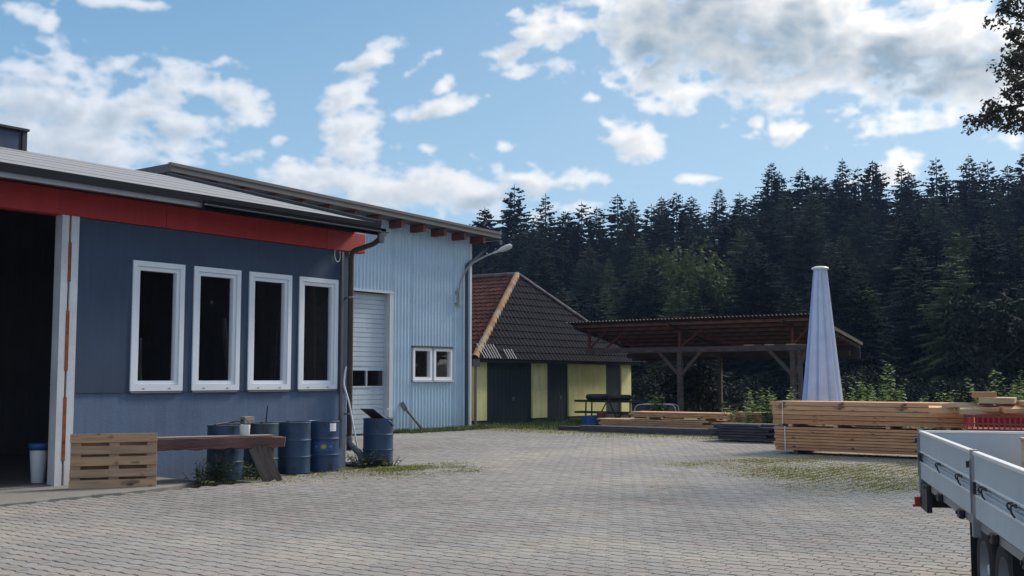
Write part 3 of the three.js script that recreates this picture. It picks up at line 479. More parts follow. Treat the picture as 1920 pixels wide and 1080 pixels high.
  rated.slice(0, 300).forEach(([[m, kind, k]]) => { const me = shadows(new THREE.Mesh(tg, (kind === 'red' ? M.tileRed : M.tileDark)[k])); me.name = 'roof_tile'; m.decompose(me.position, me.quaternion, me.scale); t.add(me); });
  const rest = rated.slice(300).map((q) => q[0]);
  const tm = mat('clay tiles', [1, 1, 1], 0.9, { map: tTile, specularIntensity: 0.25 }), im = shadows(new THREE.InstancedMesh(tg, tm, rest.length));
  rest.forEach(([m, kind, k], i) => { im.setMatrixAt(i, m); im.setColorAt(i, (kind === 'red' ? M.tileRed : M.tileDark)[k].color); });
  im.name = 'roof_tile_field'; im.userData.kind = 'stuff'; t.add(im);
  // hip and ridge caps
  const cap = (() => { const g = new THREE.CylinderGeometry(0.105, 0.145, 0.44, 10, 1, true, -Math.PI * 0.55, Math.PI * 1.1); return flat(g); })();   // open half pipe along y, bulge towards +z
  function caps(p, q, set, seed) {
    const d = q.clone().sub(p), n = Math.round(d.length() / 0.34), R = rng(seed); d.normalize();
    const side = d.clone().cross(V(0, 1, 0)).normalize(), up = side.clone().cross(d).normalize();
    for (let i = 0; i < n; i++) { const m = shadows(new THREE.Mesh(cap, set[Math.floor(R() * set.length)])); m.name = 'ridge_tile'; const y = d.clone().negate(), zz = up.clone().applyAxisAngle(d, (R() - 0.5) * 0.1); m.quaternion.setFromRotationMatrix(new THREE.Matrix4().makeBasis(y.clone().cross(zz), y, zz)); m.position.copy(p).addScaledVector(d, (i + 0.5) * 0.34).addScaledVector(up, 0.02 + (i % 2) * 0.006); m.rotateX(0.09); t.add(m); }
  }
  caps(C, A, M.hipTile, 21); caps(C, Bq, M.hipGrey, 22); caps(C, C2.clone().lerp(C, 0.35), M.hipGrey, 23);
  // pale corrugated strips at the lower corner of the roof
  const dn = C.clone().sub(A.clone().add(Bq).multiplyScalar(0.5)).normalize(), nn = V(0, -dn.z, dn.y); if (nn.y < 0) nn.negate();
  for (let k = 0; k < 13; k++) { if (k === 7 || k === 8) continue; const a = A.clone().add(V(0.42 + k * 0.155, 0, 0)).addScaledVector(nn, 0.11).addScaledVector(dn, -0.05), b = a.clone().addScaledVector(dn, k > 8 ? 0.42 : 0.62); part(t, 'pale_batten', M.paleSheet, rod(a, b, 0.022, 0.022, 6)); }
  part(t, 'gutter', M.navyPipe, [box(Lx(14.55), Lx(14.9), 2.05, 2.3, Lz(-8.7), Lz(-8.35))]);
  part(t, 'downpipe', M.grey, [rod(V(Lx(14.86), 0.05, Lz(-8.5)), V(Lx(14.86), 2.1, Lz(-8.5)), 0.05, 0.05, 10)]);
}

// ---------- open timber shed with the corrugated roof ----------
{
  const S0 = 19.6, O0 = -7.9, t = thing('open_shed', 'open timber shed on posts under a red brown corrugated roof', 'shed', Y(S0, 0, O0), TH);
  const Lz = (o) => o - O0, roofY = (x) => 3.76 - 0.169 * x, z0 = 0, z1 = 9.65, x1 = 4.85;
  { const q = [], n = Math.round((z1 - z0) / 0.145) * 6, amp = 0.026, w = (z) => Math.cos((z / 0.145) * 2 * Math.PI) * amp;
    for (let i = 0; i < n; i++) { const a = z0 + ((z1 - z0) * i) / n, b = z0 + ((z1 - z0) * (i + 1)) / n; for (const h of [0, -0.012]) q.push([V(0, roofY(0) + w(a) + h, a), V(0, roofY(0) + w(b) + h, b), V(x1, roofY(x1) + w(b) + h, b), V(x1, roofY(x1) + w(a) + h, a)]); q.push([V(0, roofY(0) + w(a) - 0.012, a), V(0, roofY(0) + w(b) - 0.012, b), V(0, roofY(0) + w(b), b), V(0, roofY(0) + w(a), a)]); }
    part(t, 'roof_sheet', M.shedRoof, quadGeo(q)); }
  for (let k = 0; k < 7; k++) { const x = 0.42 + k * 0.70; part(t, 'purlin', M.shedPurlin, bar(V(x, roofY(x) - 0.09, z0 + 0.05), V(x, roofY(x) - 0.09, z1 - 0.05), 0.06, 0.1)); }
  for (const z of [0.3, 4.3, 8.6, 9.56]) part(t, 'rafter', M.pipeDark, bar(V(0.1, roofY(0.1) - 0.19, z), V(x1 - 0.1, roofY(x1 - 0.1) - 0.19, z), 0.07, 0.1));
  part(t, 'verge_board', M.shedWood, bar(V(0, roofY(0) - 0.06, z1 + 0.02), V(x1, roofY(x1) - 0.06, z1 + 0.02), 0.03, 0.12));
  part(t, 'beam', M.shedWood, [box(0.92, 1.1, 2.58, 2.77, 0.3, 9.15)]);
  part(t, 'rear_beam', M.pipeDark, box(4.2, 4.34, 2.45, 2.64, 0.2, 9.4));
  const POSTS = [4.3, 8.6];
  for (const z of POSTS) {
    part(t, 'post', M.shedWood, box(0.93, 1.09, 0, 2.578, z - 0.085, z + 0.085));
    for (const sgn of z > 8 ? [-1, 1] : [-1, 1]) part(t, 'knee_brace', M.shedWood, bar(V(1.01, 1.78, z + sgn * 0.05), V(1.01, 2.6, z + sgn * (z > 8 && sgn > 0 ? 0.5 : 0.85)), 0.1, 0.11));
    part(t, 'rear_post', M.shedWood, box(4.2, 4.34, 0, 2.449, z - 0.07, z + 0.07));
    part(t, 'tie', M.shedWood, box(1.1, 4.2, 2.46, 2.58, z - 0.06, z + 0.06));
  }
  part(t, 'post', M.shedWood, box(0.94, 1.08, 0, 2.578, 8.78, 8.9));
  for (const z of [0.42, ...POSTS]) part(t, 'king_post', M.shedRed, box(0.965, 1.055, 2.772, 3.42, z - 0.045, z + 0.045));
  for (const [a, b] of [[0.46, 1.15], [1.2, 2.0], [4.36, 5.2], [8.64, 9.2]]) part(t, 'diagonal', M.shedRed, bar(V(1.01, 2.8, a), V(1.01, 3.4, b), 0.06, 0.06));
  for (const [a, b] of [[2.1, 1.3], [6.4, 4.5]]) part(t, 'diagonal', M.shedRed, bar(V(1.5, 2.8, a), V(1.5, 3.3, b), 0.05, 0.05));
  part(t, 'rail', M.shedWood, [bar(V(4.26, 0.62, 4.2), V(4.26, 0.66, 9.0), 0.06, 0.12)]);
  part(t, 'rear_fascia', M.pipeDark, box(4.75, 4.8, 2.35, 2.85, 0.1, 9.6));
  { const R = rng(31); for (let k = 0; k < 5; k++) { const z = 7.0 + k * 0.38; const b = thing('stored_board', ['pale board end laid on the shed beam', 'short board lying across the shed tie beams', 'thin plank stored on the shed beam by the parasol', 'narrow batten resting on the shed beam', 'bleached board lying flat on top of the shed beam'][k], 'board', Y(S0 + 1.0, 2.772 + 0.0, O0 + z), TH, 'boards stored on the shed beam'); part(b, 'board', k % 2 ? M.shedWood : M.lumberPale, rbox(-0.1, 0.5 + R() * 0.6, 0, 0.035, -0.15, 0.17 + R() * 0.1, 0.006)); b.children[0].name = 'plank'; } }
}

// ---------- drums, bench, pallet and small things by the workshop wall ----------
const drumGeo = (() => { const p = [[0, 0.01], [0.275, 0.01], [0.287, 0.0], [0.291, 0.02], [0.284, 0.035], [0.284, 0.12], [0.288, 0.13], [0.284, 0.14], [0.284, 0.16], [0.288, 0.17], [0.284, 0.18], [0.284, 0.27], [0.298, 0.285], [0.298, 0.297], [0.284, 0.312], [0.284, 0.55], [0.298, 0.565], [0.298, 0.577], [0.284, 0.592], [0.284, 0.64], [0.288, 0.65], [0.284, 0.66], [0.284, 0.68], [0.288, 0.69], [0.284, 0.70], [0.284, 0.72], [0.288, 0.73], [0.284, 0.74], [0.284, 0.85], [0.291, 0.862], [0.291, 0.88], [0.282, 0.885], [0.276, 0.875]]; const g = lathe(p, 32), uv = g.attributes.uv; for (let i = 0; i < uv.count; i++) uv.setXY(i, uv.getX(i) * 2, uv.getY(i)); return g; })();
const lidGeo = flat(new THREE.CylinderGeometry(0.28, 0.28, 0.02, 32).translate(0, 0.858, 0));
function drum(label, s, o, turn, k, open) {
  const t = thing('steel_drum', label, 'drum', Y(s, 0, o), TH + turn, 'blue drums along the workshop wall');
  part(t, 'shell', M.drum[k], drumGeo);
  part(t, 'lid', M.drumTop, open ? flat(new THREE.CylinderGeometry(0.28, 0.28, 0.02, 32).translate(0, 0.62, 0)) : lidGeo);
  if (!open) part(t, 'bung', M.drumTop, flat(new THREE.CylinderGeometry(0.035, 0.035, 0.03, 12).translate(0.14, 0.88, 0.1)));
  return t;
}
drum('blue steel drum behind the bench slab, next to the pallet', -3.61, 0.95, 0.4, 0);
drum('pale topped blue drum behind the bench leg with a rod on it', -2.78, 0.86, 1.4, 1);
drum('blue ribbed steel drum standing just past the bench end', -2.1, 0.92, 2.1, 0);
const d4 = drum('blue drum with a white paper sticker and a faded yellow emblem', -1.42, 0.93, 0, 2);
drum('open blue drum at the workshop corner holding scrap metal', 0.16, 0.78, 0.9, 0, true);
{ // sticker and emblem follow the shell
  const patch = (a0, a1, y0, y1, r) => flat(new THREE.CylinderGeometry(r, r, y1 - y0, 8, 1, true, a0, a1 - a0).translate(0, (y0 + y1) / 2, 0));
  part(d4, 'paper_sticker', M.paper, patch(-0.35, 0.12, 0.705, 0.845, 0.2905));
  const em = mat('worn emblem print', [1, 1, 1], 0.5, { map: (() => { const c = document.createElement('canvas'); c.width = 256; c.height = 128; const x = c.getContext('2d'); x.fillStyle = '#2a4a78'; x.fillRect(0, 0, 256, 128); x.fillStyle = '#8d8a2c'; for (let k = 0; k < 9; k++) { const a = (k / 9) * Math.PI * 2; x.beginPath(); x.ellipse(128 + Math.cos(a) * 24, 66 + Math.sin(a) * 20, 20, 10, a, 0, 7); x.fill(); } x.fillStyle = '#a7a048'; x.beginPath(); x.arc(128, 66, 16, 0, 7); x.fill(); x.fillStyle = '#56759d'; x.fillRect(18, 50, 34, 26); x.fillRect(206, 50, 34, 26); x.fillStyle = '#3c5a84'; x.fillRect(110, 98, 40, 6); const t = new THREE.CanvasTexture(c); t.colorSpace = THREE.SRGBColorSpace; return t; })() });
  part(d4, 'emblem', em, patch(-1.35, -0.1, 0.36, 0.52, 0.2865));
}
{ const t = thing('iron_rod', 'thin dark rod sticking up from the second blue drum', 'rod', Y(-2.68, 0.868, 0.86), TH); part(t, 'shaft', M.blackMetal, rod(V(0, 0, 0), V(0.03, 0.30, 0), 0.012)); part(t, 'crossbar', M.blackMetal, rod(V(-0.09, 0.1, 0), V(0.03, 0.09, 0), 0.007)); }
{ const t = thing('paint_bucket', 'small white bucket standing on the far edge of the slab bench', 'bucket', Y(-3.62, 0.729, 1.44), TH); part(t, 'pail', M.bucket, lathe([[0, 0], [0.075, 0], [0.085, 0.16], [0.09, 0.165], [0.082, 0.165], [0.072, 0.01]], 18)); part(t, 'handle', M.blackMetal, tube([V(-0.085, 0.16, 0), V(-0.3, 0.19, -0.1), V(-0.05, 0.24, -0.08), V(0.06, 0.26, -0.05), V(0.085, 0.16, 0)], 0.006, 20, 5)); }
{ // mallet
  const t = thing('wooden_mallet', 'wooden mallet with a dark handle lying across the first drum', 'mallet', Y(-3.35, 0.887, 1.0), TH); part(t, 'handle', M.blackMetal, rod(V(-0.55, 0.01, 0.05), V(0.05, 0.06, 0.02), 0.013)); part(t, 'head', M.benchTop, rbox(0.03, 0.24, 0.0, 0.12, -0.05, 0.07, 0.012)); }
{ // slab bench
  const t = thing('timber_bench', 'rough thick slab bench on splayed plank legs before the drums', 'bench', Y(-5.02, 0, 0.74), TH - 0.435);
  const R = rng(41), sl = new THREE.Shape(); sl.moveTo(0, 0.54); for (let k = 0; k <= 19; k++) sl.lineTo(k * 0.1, 0.54 + (R() - 0.5) * 0.03); sl.lineTo(2.16, 0.55); sl.lineTo(2.18, 0.68); for (let k = 19; k >= 0; k--) sl.lineTo(k * 0.1, 0.70 + (R() - 0.5) * 0.012);
  part(t, 'seat', M.bench, metric(new THREE.ExtrudeGeometry(sl, { depth: 0.32, bevelEnabled: true, bevelSize: 0.012, bevelThickness: 0.015, bevelSegments: 1 }).translate(0, 0, -0.12)));
  part(t, 'top_board', M.benchTop, metric(box(0, 2.0, 0.713, 0.728, -0.11, 0.2)));
  part(t, 'leg', M.benchLeg, [bar(V(1.68, 0.545, 0.22), V(1.92, 0.0, 0.25), 0.05, 0.2)]);
  part(t, 'leg', M.benchLeg, [bar(V(1.84, 0.55, 0.22), V(2.08, 0.0, 0.26), 0.04, 0.09)]);
  part(t, 'leg', M.benchTop, [bar(V(2.02, 0.545, -0.06), V(2.01, 0.0, -0.08), 0.08, 0.1)]);
  part(t, 'leg', M.benchLeg, [bar(V(0.1, 0.545, -0.06), V(0.09, 0.0, -0.07), 0.06, 0.18)]);
  part(t, 'leg', M.benchLeg, [bar(V(0.1, 0.545, 0.06), V(0.09, 0.0, 0.07), 0.06, 0.18)]);
}
{ // pallet leaning on its long edge
  const t = thing('wooden_pallet', 'wooden pallet on its edge leaning by the white door post', 'pallet', Y(-6.2, 0.024, 0.70), TH - 0.56);
  const g = new THREE.Group(); const R = rng(43); t.rotation.order = 'YXZ'; t.rotation.x = -0.09;
  const ys = [0, 0.168, 0.336, 0.504, 0.672], hs = [0.118, 0.1, 0.115, 0.105, 0.115];
  ys.forEach((y, i) => part(t, 'deck_board', M.pallet[i % 2], rbox(0 - R() * 0.01, 1.2 + R() * 0.01, y, y + hs[i] + 0.015, -0.022, 0, 0.004)));
  for (const x of [0.0, 0.53, 1.06]) part(t, 'stringer', M.pallet[1], rbox(x, x + 0.14, 0.003, 0.79, -0.046, -0.0235, 0.003));
  for (const x of [0.0, 0.53, 1.06]) for (const y of [0.003, 0.33, 0.66]) part(t, 'block', M.palletDark, rbox(x, x + 0.14, y, y + 0.13, -0.124, -0.048, 0.003));
  for (const y of [0.1, 0.27, 0.435, 0.6]) part(t, 'shade_base_board', M.palletDark, rbox(0, 1.2, y, y + 0.11, -0.148, -0.126, 0.003));  // dark base boards, some added, set behind the deck gaps as their shade
}
{ // white pail inside the doorway
  const t = thing('lidded_pail', 'white pail with a blue lid just inside the dark doorway', 'bucket', Y(-5.85, 0.03, -0.72), TH);
  part(t, 'pail', M.bucket, lathe([[0, 0], [0.10, 0], [0.135, 0.5], [0, 0.5]], 20)); part(t, 'lid', M.bluePlastic, lathe([[0, 0.6], [0.15, 0.6], [0.155, 0.58], [0.15, 0.50], [0, 0.502]], 20));
}
{ // things in the dark workshop
  const R = rng(45);
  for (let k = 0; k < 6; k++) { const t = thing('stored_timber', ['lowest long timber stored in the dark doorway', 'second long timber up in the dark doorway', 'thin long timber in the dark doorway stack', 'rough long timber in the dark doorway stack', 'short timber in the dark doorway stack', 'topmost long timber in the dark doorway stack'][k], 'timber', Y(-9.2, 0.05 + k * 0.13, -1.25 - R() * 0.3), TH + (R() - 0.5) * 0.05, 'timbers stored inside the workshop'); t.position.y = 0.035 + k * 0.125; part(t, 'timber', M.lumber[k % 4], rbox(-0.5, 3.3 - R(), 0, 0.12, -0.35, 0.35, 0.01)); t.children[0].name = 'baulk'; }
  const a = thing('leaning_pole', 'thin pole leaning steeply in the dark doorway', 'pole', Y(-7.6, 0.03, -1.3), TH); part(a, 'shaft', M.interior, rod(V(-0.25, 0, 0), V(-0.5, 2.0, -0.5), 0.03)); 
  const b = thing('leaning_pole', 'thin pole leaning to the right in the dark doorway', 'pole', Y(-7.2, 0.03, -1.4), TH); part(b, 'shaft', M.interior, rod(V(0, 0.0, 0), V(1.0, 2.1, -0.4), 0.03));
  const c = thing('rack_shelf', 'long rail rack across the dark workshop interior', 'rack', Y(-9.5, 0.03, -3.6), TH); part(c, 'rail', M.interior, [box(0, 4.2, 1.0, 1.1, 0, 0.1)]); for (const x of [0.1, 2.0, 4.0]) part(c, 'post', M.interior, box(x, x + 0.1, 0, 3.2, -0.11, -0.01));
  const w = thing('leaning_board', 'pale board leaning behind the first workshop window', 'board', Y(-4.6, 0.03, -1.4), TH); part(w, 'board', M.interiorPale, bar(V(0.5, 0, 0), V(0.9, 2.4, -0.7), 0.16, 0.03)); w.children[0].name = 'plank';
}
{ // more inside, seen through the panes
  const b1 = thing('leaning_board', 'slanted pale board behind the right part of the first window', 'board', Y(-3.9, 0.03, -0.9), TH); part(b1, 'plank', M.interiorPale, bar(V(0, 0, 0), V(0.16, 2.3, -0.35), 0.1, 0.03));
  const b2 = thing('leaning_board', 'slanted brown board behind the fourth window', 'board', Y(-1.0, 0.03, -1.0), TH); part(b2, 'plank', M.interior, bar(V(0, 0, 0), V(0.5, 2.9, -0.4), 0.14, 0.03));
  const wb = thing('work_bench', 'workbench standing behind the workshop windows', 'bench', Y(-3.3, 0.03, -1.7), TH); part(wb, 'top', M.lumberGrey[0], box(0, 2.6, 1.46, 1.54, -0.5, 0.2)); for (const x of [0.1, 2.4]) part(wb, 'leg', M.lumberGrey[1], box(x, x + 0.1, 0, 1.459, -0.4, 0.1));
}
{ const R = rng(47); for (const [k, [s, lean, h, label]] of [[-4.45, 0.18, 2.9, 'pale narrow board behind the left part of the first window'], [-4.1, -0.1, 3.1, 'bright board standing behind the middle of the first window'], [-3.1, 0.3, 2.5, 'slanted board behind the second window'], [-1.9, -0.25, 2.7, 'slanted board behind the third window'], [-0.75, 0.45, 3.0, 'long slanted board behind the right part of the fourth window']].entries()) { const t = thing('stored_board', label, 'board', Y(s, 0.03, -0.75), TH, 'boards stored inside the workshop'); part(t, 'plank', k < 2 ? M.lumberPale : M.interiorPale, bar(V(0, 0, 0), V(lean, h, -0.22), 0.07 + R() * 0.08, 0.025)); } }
{ // hose and bent pipe at the corner
  const t = thing('hose', 'pale grey hose hanging from the workshop corner to the weeds', 'hose', Y(-0.14, 0.01, 0.15), TH);
  part(t, 'hose_line', M.paper, tube([V(0.06, 1.85, 0.0), V(0.0, 1.68, 0.02), V(-0.03, 1.5, 0.04), V(0.03, 1.2, 0.1), V(0.10, 0.6, 0.2), V(0.16, 0.02, 0.3)], 0.016, 40, 8));
  const b = thing('drain_elbow', 'bent grey drain pipe coming out of the weeds below the downpipe', 'pipe', Y(0.0, 0, 0.2), TH);
  part(b, 'elbow', M.grey, tube([V(0.0, 0.52, -0.02), V(0.0, 0.40, 0.02), V(-0.01, 0.30, 0.14), V(-0.02, 0.2, 0.28), V(-0.02, 0.02, 0.34)], 0.065, 24, 12));
}
{ // scrap in the open drum
  const t = thing('metal_sheet', 'dark tilted sheet standing in the open drum', 'sheet', Y(0.1, 0.64, 0.8), TH); part(t, 'sheet', M.blackMetal, [bar(V(-0.28, 0.42, 0.0), V(0.2, 0.10, 0.08), 0.4, 0.012)]); part(t, 'rim', M.stripWhite, bar(V(-0.28, 0.432, 0.20), V(0.2, 0.112, 0.28), 0.015, 0.012)); t.children[0].name = 'plate';
  const g = thing('glass_jar', 'small clear jar on the open drum', 'jar', Y(0.3, 0.64, 0.84), TH); part(g, 'body', mat('jar glass', [0.9, 0.95, 0.95], 0.03, { transmission: 0.9, thickness: 0 }), lathe([[0, 0], [0.055, 0], [0.058, 0.3], [0.05, 0.36], [0.05, 0.4]], 16)); part(g, 'rim', M.stripWhite, lathe([[0.05, 0.395], [0.056, 0.395], [0.056, 0.42], [0.05, 0.42]], 16));
}
{ // brooms leaning at the hall
  const t = thing('shovel', 'old long handled tool leaning against the blue hall wall', 'tool', Y(10.39, 0, -6.98), TH);
  part(t, 'shaft', M.benchLeg, rod(V(0, 0.02, 0), V(-0.42, 0.72, -0.38), 0.03)); part(t, 'shaft', M.benchLeg, rod(V(0.06, 0.02, 0.03), V(-0.36, 0.62, -0.36), 0.022)); part(t, 'head', M.grey, bar(V(-0.40, 0.66, -0.37), V(-0.52, 0.9, -0.45), 0.05, 0.14));
}

// ---------- timber in the yard (boards run along o) ----------
function bundle(name, label, group, s, o, turn, y, { rows, cols, bw, bh, len, mats: ms, gap = 0.008, seed, strap, ragged = 0.05, face }) {
  const t = thing(name, label, 'timber stack', Y(s, y, o), TH + turn, group), R = rng(seed);
  const geos = [0, 1, 2, 3, 4, 5, 6, 7, 8].map((k) => { const g = rbox(0.002, bw - 0.004, 0.002, bh - gap, 0, len - (k % 4) * ragged * 0.5, 0.004), uv = g.attributes.uv, a = R() * 3, b = R() * 3; for (let i = 0; i < uv.count; i++) uv.setXY(i, uv.getX(i) + a, uv.getY(i) + b); return g; });
  for (let r = 0; r < rows; r++) for (let c = 0; c < cols; c++) {
    const m = shadows(new THREE.Mesh(geos[Math.floor(R() * 9)], ms[Math.floor(R() * ms.length)])); m.name = 'plank'; m.position.set(c * bw + (R() - 0.5) * 0.006, r * bh, (R() - 0.5) * ragged); t.add(m);
  }
  for (const z of strap ?? []) part(t, 'strap', M.strap, [box(-0.012, -0.006, -0.004, rows * bh + 0.004, z, z + 0.02), box(-0.012, cols * bw + 0.006, rows * bh + 0.003, rows * bh + 0.006, z, z + 0.02)]);
  return t;
}
// wood grain runs along u: boards lie along z, whose side faces take u from z already
bundle('lumber_bundle', 'lower orange brown bundle of sawn boards with a white strap', 'sawn boards stacked behind the trailer', 7.6, 5.57, -0.02, 0.09, { rows: 8, cols: 6, bw: 0.16, bh: 0.063, len: 4.0, mats: M.lumber, seed: 51, strap: [0.24, 3.2] });
bundle('lumber_bundle', 'upper strapped bundle of thick sawn boards below the parasol', 'sawn boards stacked behind the trailer', 7.58, 5.53, -0.005, 0.655, { rows: 5, cols: 6, bw: 0.165, bh: 0.098, len: 4.05, mats: M.lumber, seed: 52, strap: [0.24], ragged: 0.1 });
for (const [k, o] of [5.9, 6.9, 8.0, 9.2].entries()) { const t = thing('spacer_block', ['spacer timber between the two bundles near their free end', 'second spacer timber between the two lumber bundles', 'third spacer timber between the two lumber bundles', 'last spacer timber between the bundles beside the offcuts'][k], 'timber', Y(7.6, 0.594, o), TH, 'spacers between the bundles'); part(t, 'block', M.lumberPale, rbox(-0.01, 0.95, 0, 0.061, 0, 0.09, 0.004)); t.children[0].name = 'batten'; }
for (const o of [6.0, 9.1]) { const t = thing('ground_bearer', o < 7 ? 'bearer timber under the free end of the lower bundle' : 'bearer timber under the trailer end of the lower bundle', 'timber', Y(7.62, 0.0, o), TH, 'bearers below the lower bundle'); part(t, 'bearer', M.lumberGrey[0], rbox(0, 0.95, 0, 0.088, 0, 0.09, 0.004)); t.children[0].name = 'batten'; }
// weathered boards left of the bundles
bundle('weathered_board_stack', 'dark grey stack of weathered boards left of the orange bundles', undefined, 11.1, 2.35, 0.0, 0.06, { rows: 6, cols: 4, bw: 0.2, bh: 0.07, len: 1.85, mats: [...M.lumberGrey, M.lumberGrey[1]], seed: 53, ragged: 0.35, gap: 0.012 });
{ const t = thing('ground_beam', 'long dark grey beam lying on the ground before the plank piles', 'beam', Y(13.3, 0.0, -3.2), TH); part(t, 'beam', M.lumberGrey[0], rbox(0, 0.24, 0.02, 0.2, 0, 4.6, 0.01)); t.children[0].name = 'baulk'; }
{ const t = thing('ground_beam', 'thinner dark beam lying behind the long ground beam', 'beam', Y(13.75, 0.0, -4.3), TH + 0.02); part(t, 'beam', M.lumberGrey[1], rbox(0, 0.2, 0.0, 0.14, 0, 4.2, 0.01)); t.children[0].name = 'baulk'; }
bundle('plank_pile', 'low pile of brown planks right of the blue crate', undefined, 14.6, -3.3, 0.0, 0.14, { rows: 4, cols: 5, bw: 0.2, bh: 0.06, len: 4.05, mats: [M.lumber[0], M.lumber[3], M.lumberPale], seed: 54, ragged: 0.5, gap: 0.008 });
for (const o of [-2.6, -0.2]) { const t = thing('ground_bearer', o < -1 ? 'bearer under the left end of the low plank pile' : 'bearer under the right end of the low plank pile', 'timber', Y(14.58, 0, o), TH, 'bearers below the plank pile'); part(t, 'bearer', M.lumberGrey[1], rbox(0, 1.0, 0, 0.138, 0, 0.1, 0.004)); t.children[0].name = 'batten'; }
bundle('plank_pile', 'flat pile of pale brown planks raised on the low pile', undefined, 14.62, -2.15, 0.0, 0.45, { rows: 3, cols: 4, bw: 0.2, bh: 0.055, len: 3.7, mats: [M.lumber[0], M.lumber[2]], seed: 55, ragged: 0.3, gap: 0.006 });
for (const o of [-1.6, 0.3]) { const t = thing('spacer_block', o < 0 ? 'spacer under the left end of the raised plank pile' : 'spacer under the right end of the raised plank pile', 'timber', Y(14.6, 0.378, o), TH, 'spacers in the plank pile'); part(t, 'block', M.lumberPale, rbox(0, 0.9, 0, 0.07, 0, 0.09, 0.004)); t.children[0].name = 'batten'; }
bundle('plank_pile', 'bright orange plank pile between the raised planks and the big bundles', undefined, 13.0, 1.93, 0.0, 0.40, { rows: 4, cols: 4, bw: 0.2, bh: 0.078, len: 2.6, mats: [M.lumber[2], M.lumber[0]], seed: 56, ragged: 0.2, gap: 0.005 });
for (const o of [2.2, 3.9]) { const t = thing('trestle_block', o < 3 ? 'dark block under the left end of the bright plank pile' : 'dark block under the right end of the bright plank pile', 'block', Y(13.0, 0, o), TH, 'blocks below the bright plank pile'); part(t, 'block', M.lumberGrey[1], rbox(0, 0.8, 0, 0.398, 0, 0.2, 0.006)); t.children[0].name = 'baulk'; }

// offcuts in a red crate behind the trailer
{
  const R = rng(61), at = (s, y, o) => Y(s, y, o);
  const cr = thing('red_crate', 'red slatted plastic crate full of timber offcuts', 'crate', at(6.95, 0.655, 9.75), TH + 0.1);
  part(cr, 'base', M.redPlastic, box(0, 1.1, 0, 0.02, 0, 1.6));
  for (let k = 0; k < 17; k++) part(cr, 'slat', M.redPlastic, box(-0.012, 0.01, 0.021, 0.24, k * 0.095, k * 0.095 + 0.03));
  part(cr, 'rim', M.redPlastic, [box(-0.02, 0.015, 0.241, 0.28, -0.02, 1.62), box(-0.015, 1.1, 0.02, 0.28, 1.6, 1.62), box(-0.015, 1.1, 0.02, 0.28, -0.04, -0.02), box(1.1, 1.12, 0.02, 0.28, 0, 1.6), box(-0.016, 0.012, 0.1, 0.13, 0.031, 1.599)]);
  const pal = thing('crate_pallet', 'stacked bearer boards under the red crate', 'pallet', at(6.95, 0, 9.75), TH + 0.1);
  for (let k = 0; k < 6; k++) part(pal, 'board', M.lumber[k % 4], rbox(0, 1.1, k * 0.109, k * 0.109 + 0.10, 0, 1.7, 0.005));
  const spots = [[-0.05, 0.30, 0.0, 0.5, 0.3], [0.1, 0.35, 0.25, -0.2, 0.1], [0.0, 0.42, -0.15, 0.9, -0.1], [0.2, 0.50, 0.3, 0.1, 0.05], [0.1, 0.33, 0.75, 0.6, 0.25], [0.3, 0.38, 1.1, -0.5, 0.2], [0.15, 0.3, 1.35, 0.2, -0.2], [0.3, 0.60, 0.15, 0.25, 0.0], [0.35, 0.28, 0.6, 1.2, 0.4], [0.5, 0.45, 0.9, -0.9, 0.1], [0.05, 0.30, -0.6, 0.3, 0.1], [0.4, 0.30, 1.5, 0.7, 0.15]];
  spots.forEach(([x, y, z, a, b], k) => { const t = thing('timber_offcut', 'short timber offcut in the heap above the red crate', 'offcut', at(6.95 + x, 0.655 + y, 9.75 + z), TH + a, 'offcuts heaped on the red crate'); t.rotation.z = b * 0.7; part(t, 'block', k % 3 === 1 ? M.lumber[k % 4] : M.lumberPale, rbox(-0.05, 0.2 + R() * 0.25, 0, 0.07 + R() * 0.05, -0.1, 0.25 + R() * 0.45, 0.006)); t.children[0].name = 'wood'; });
}

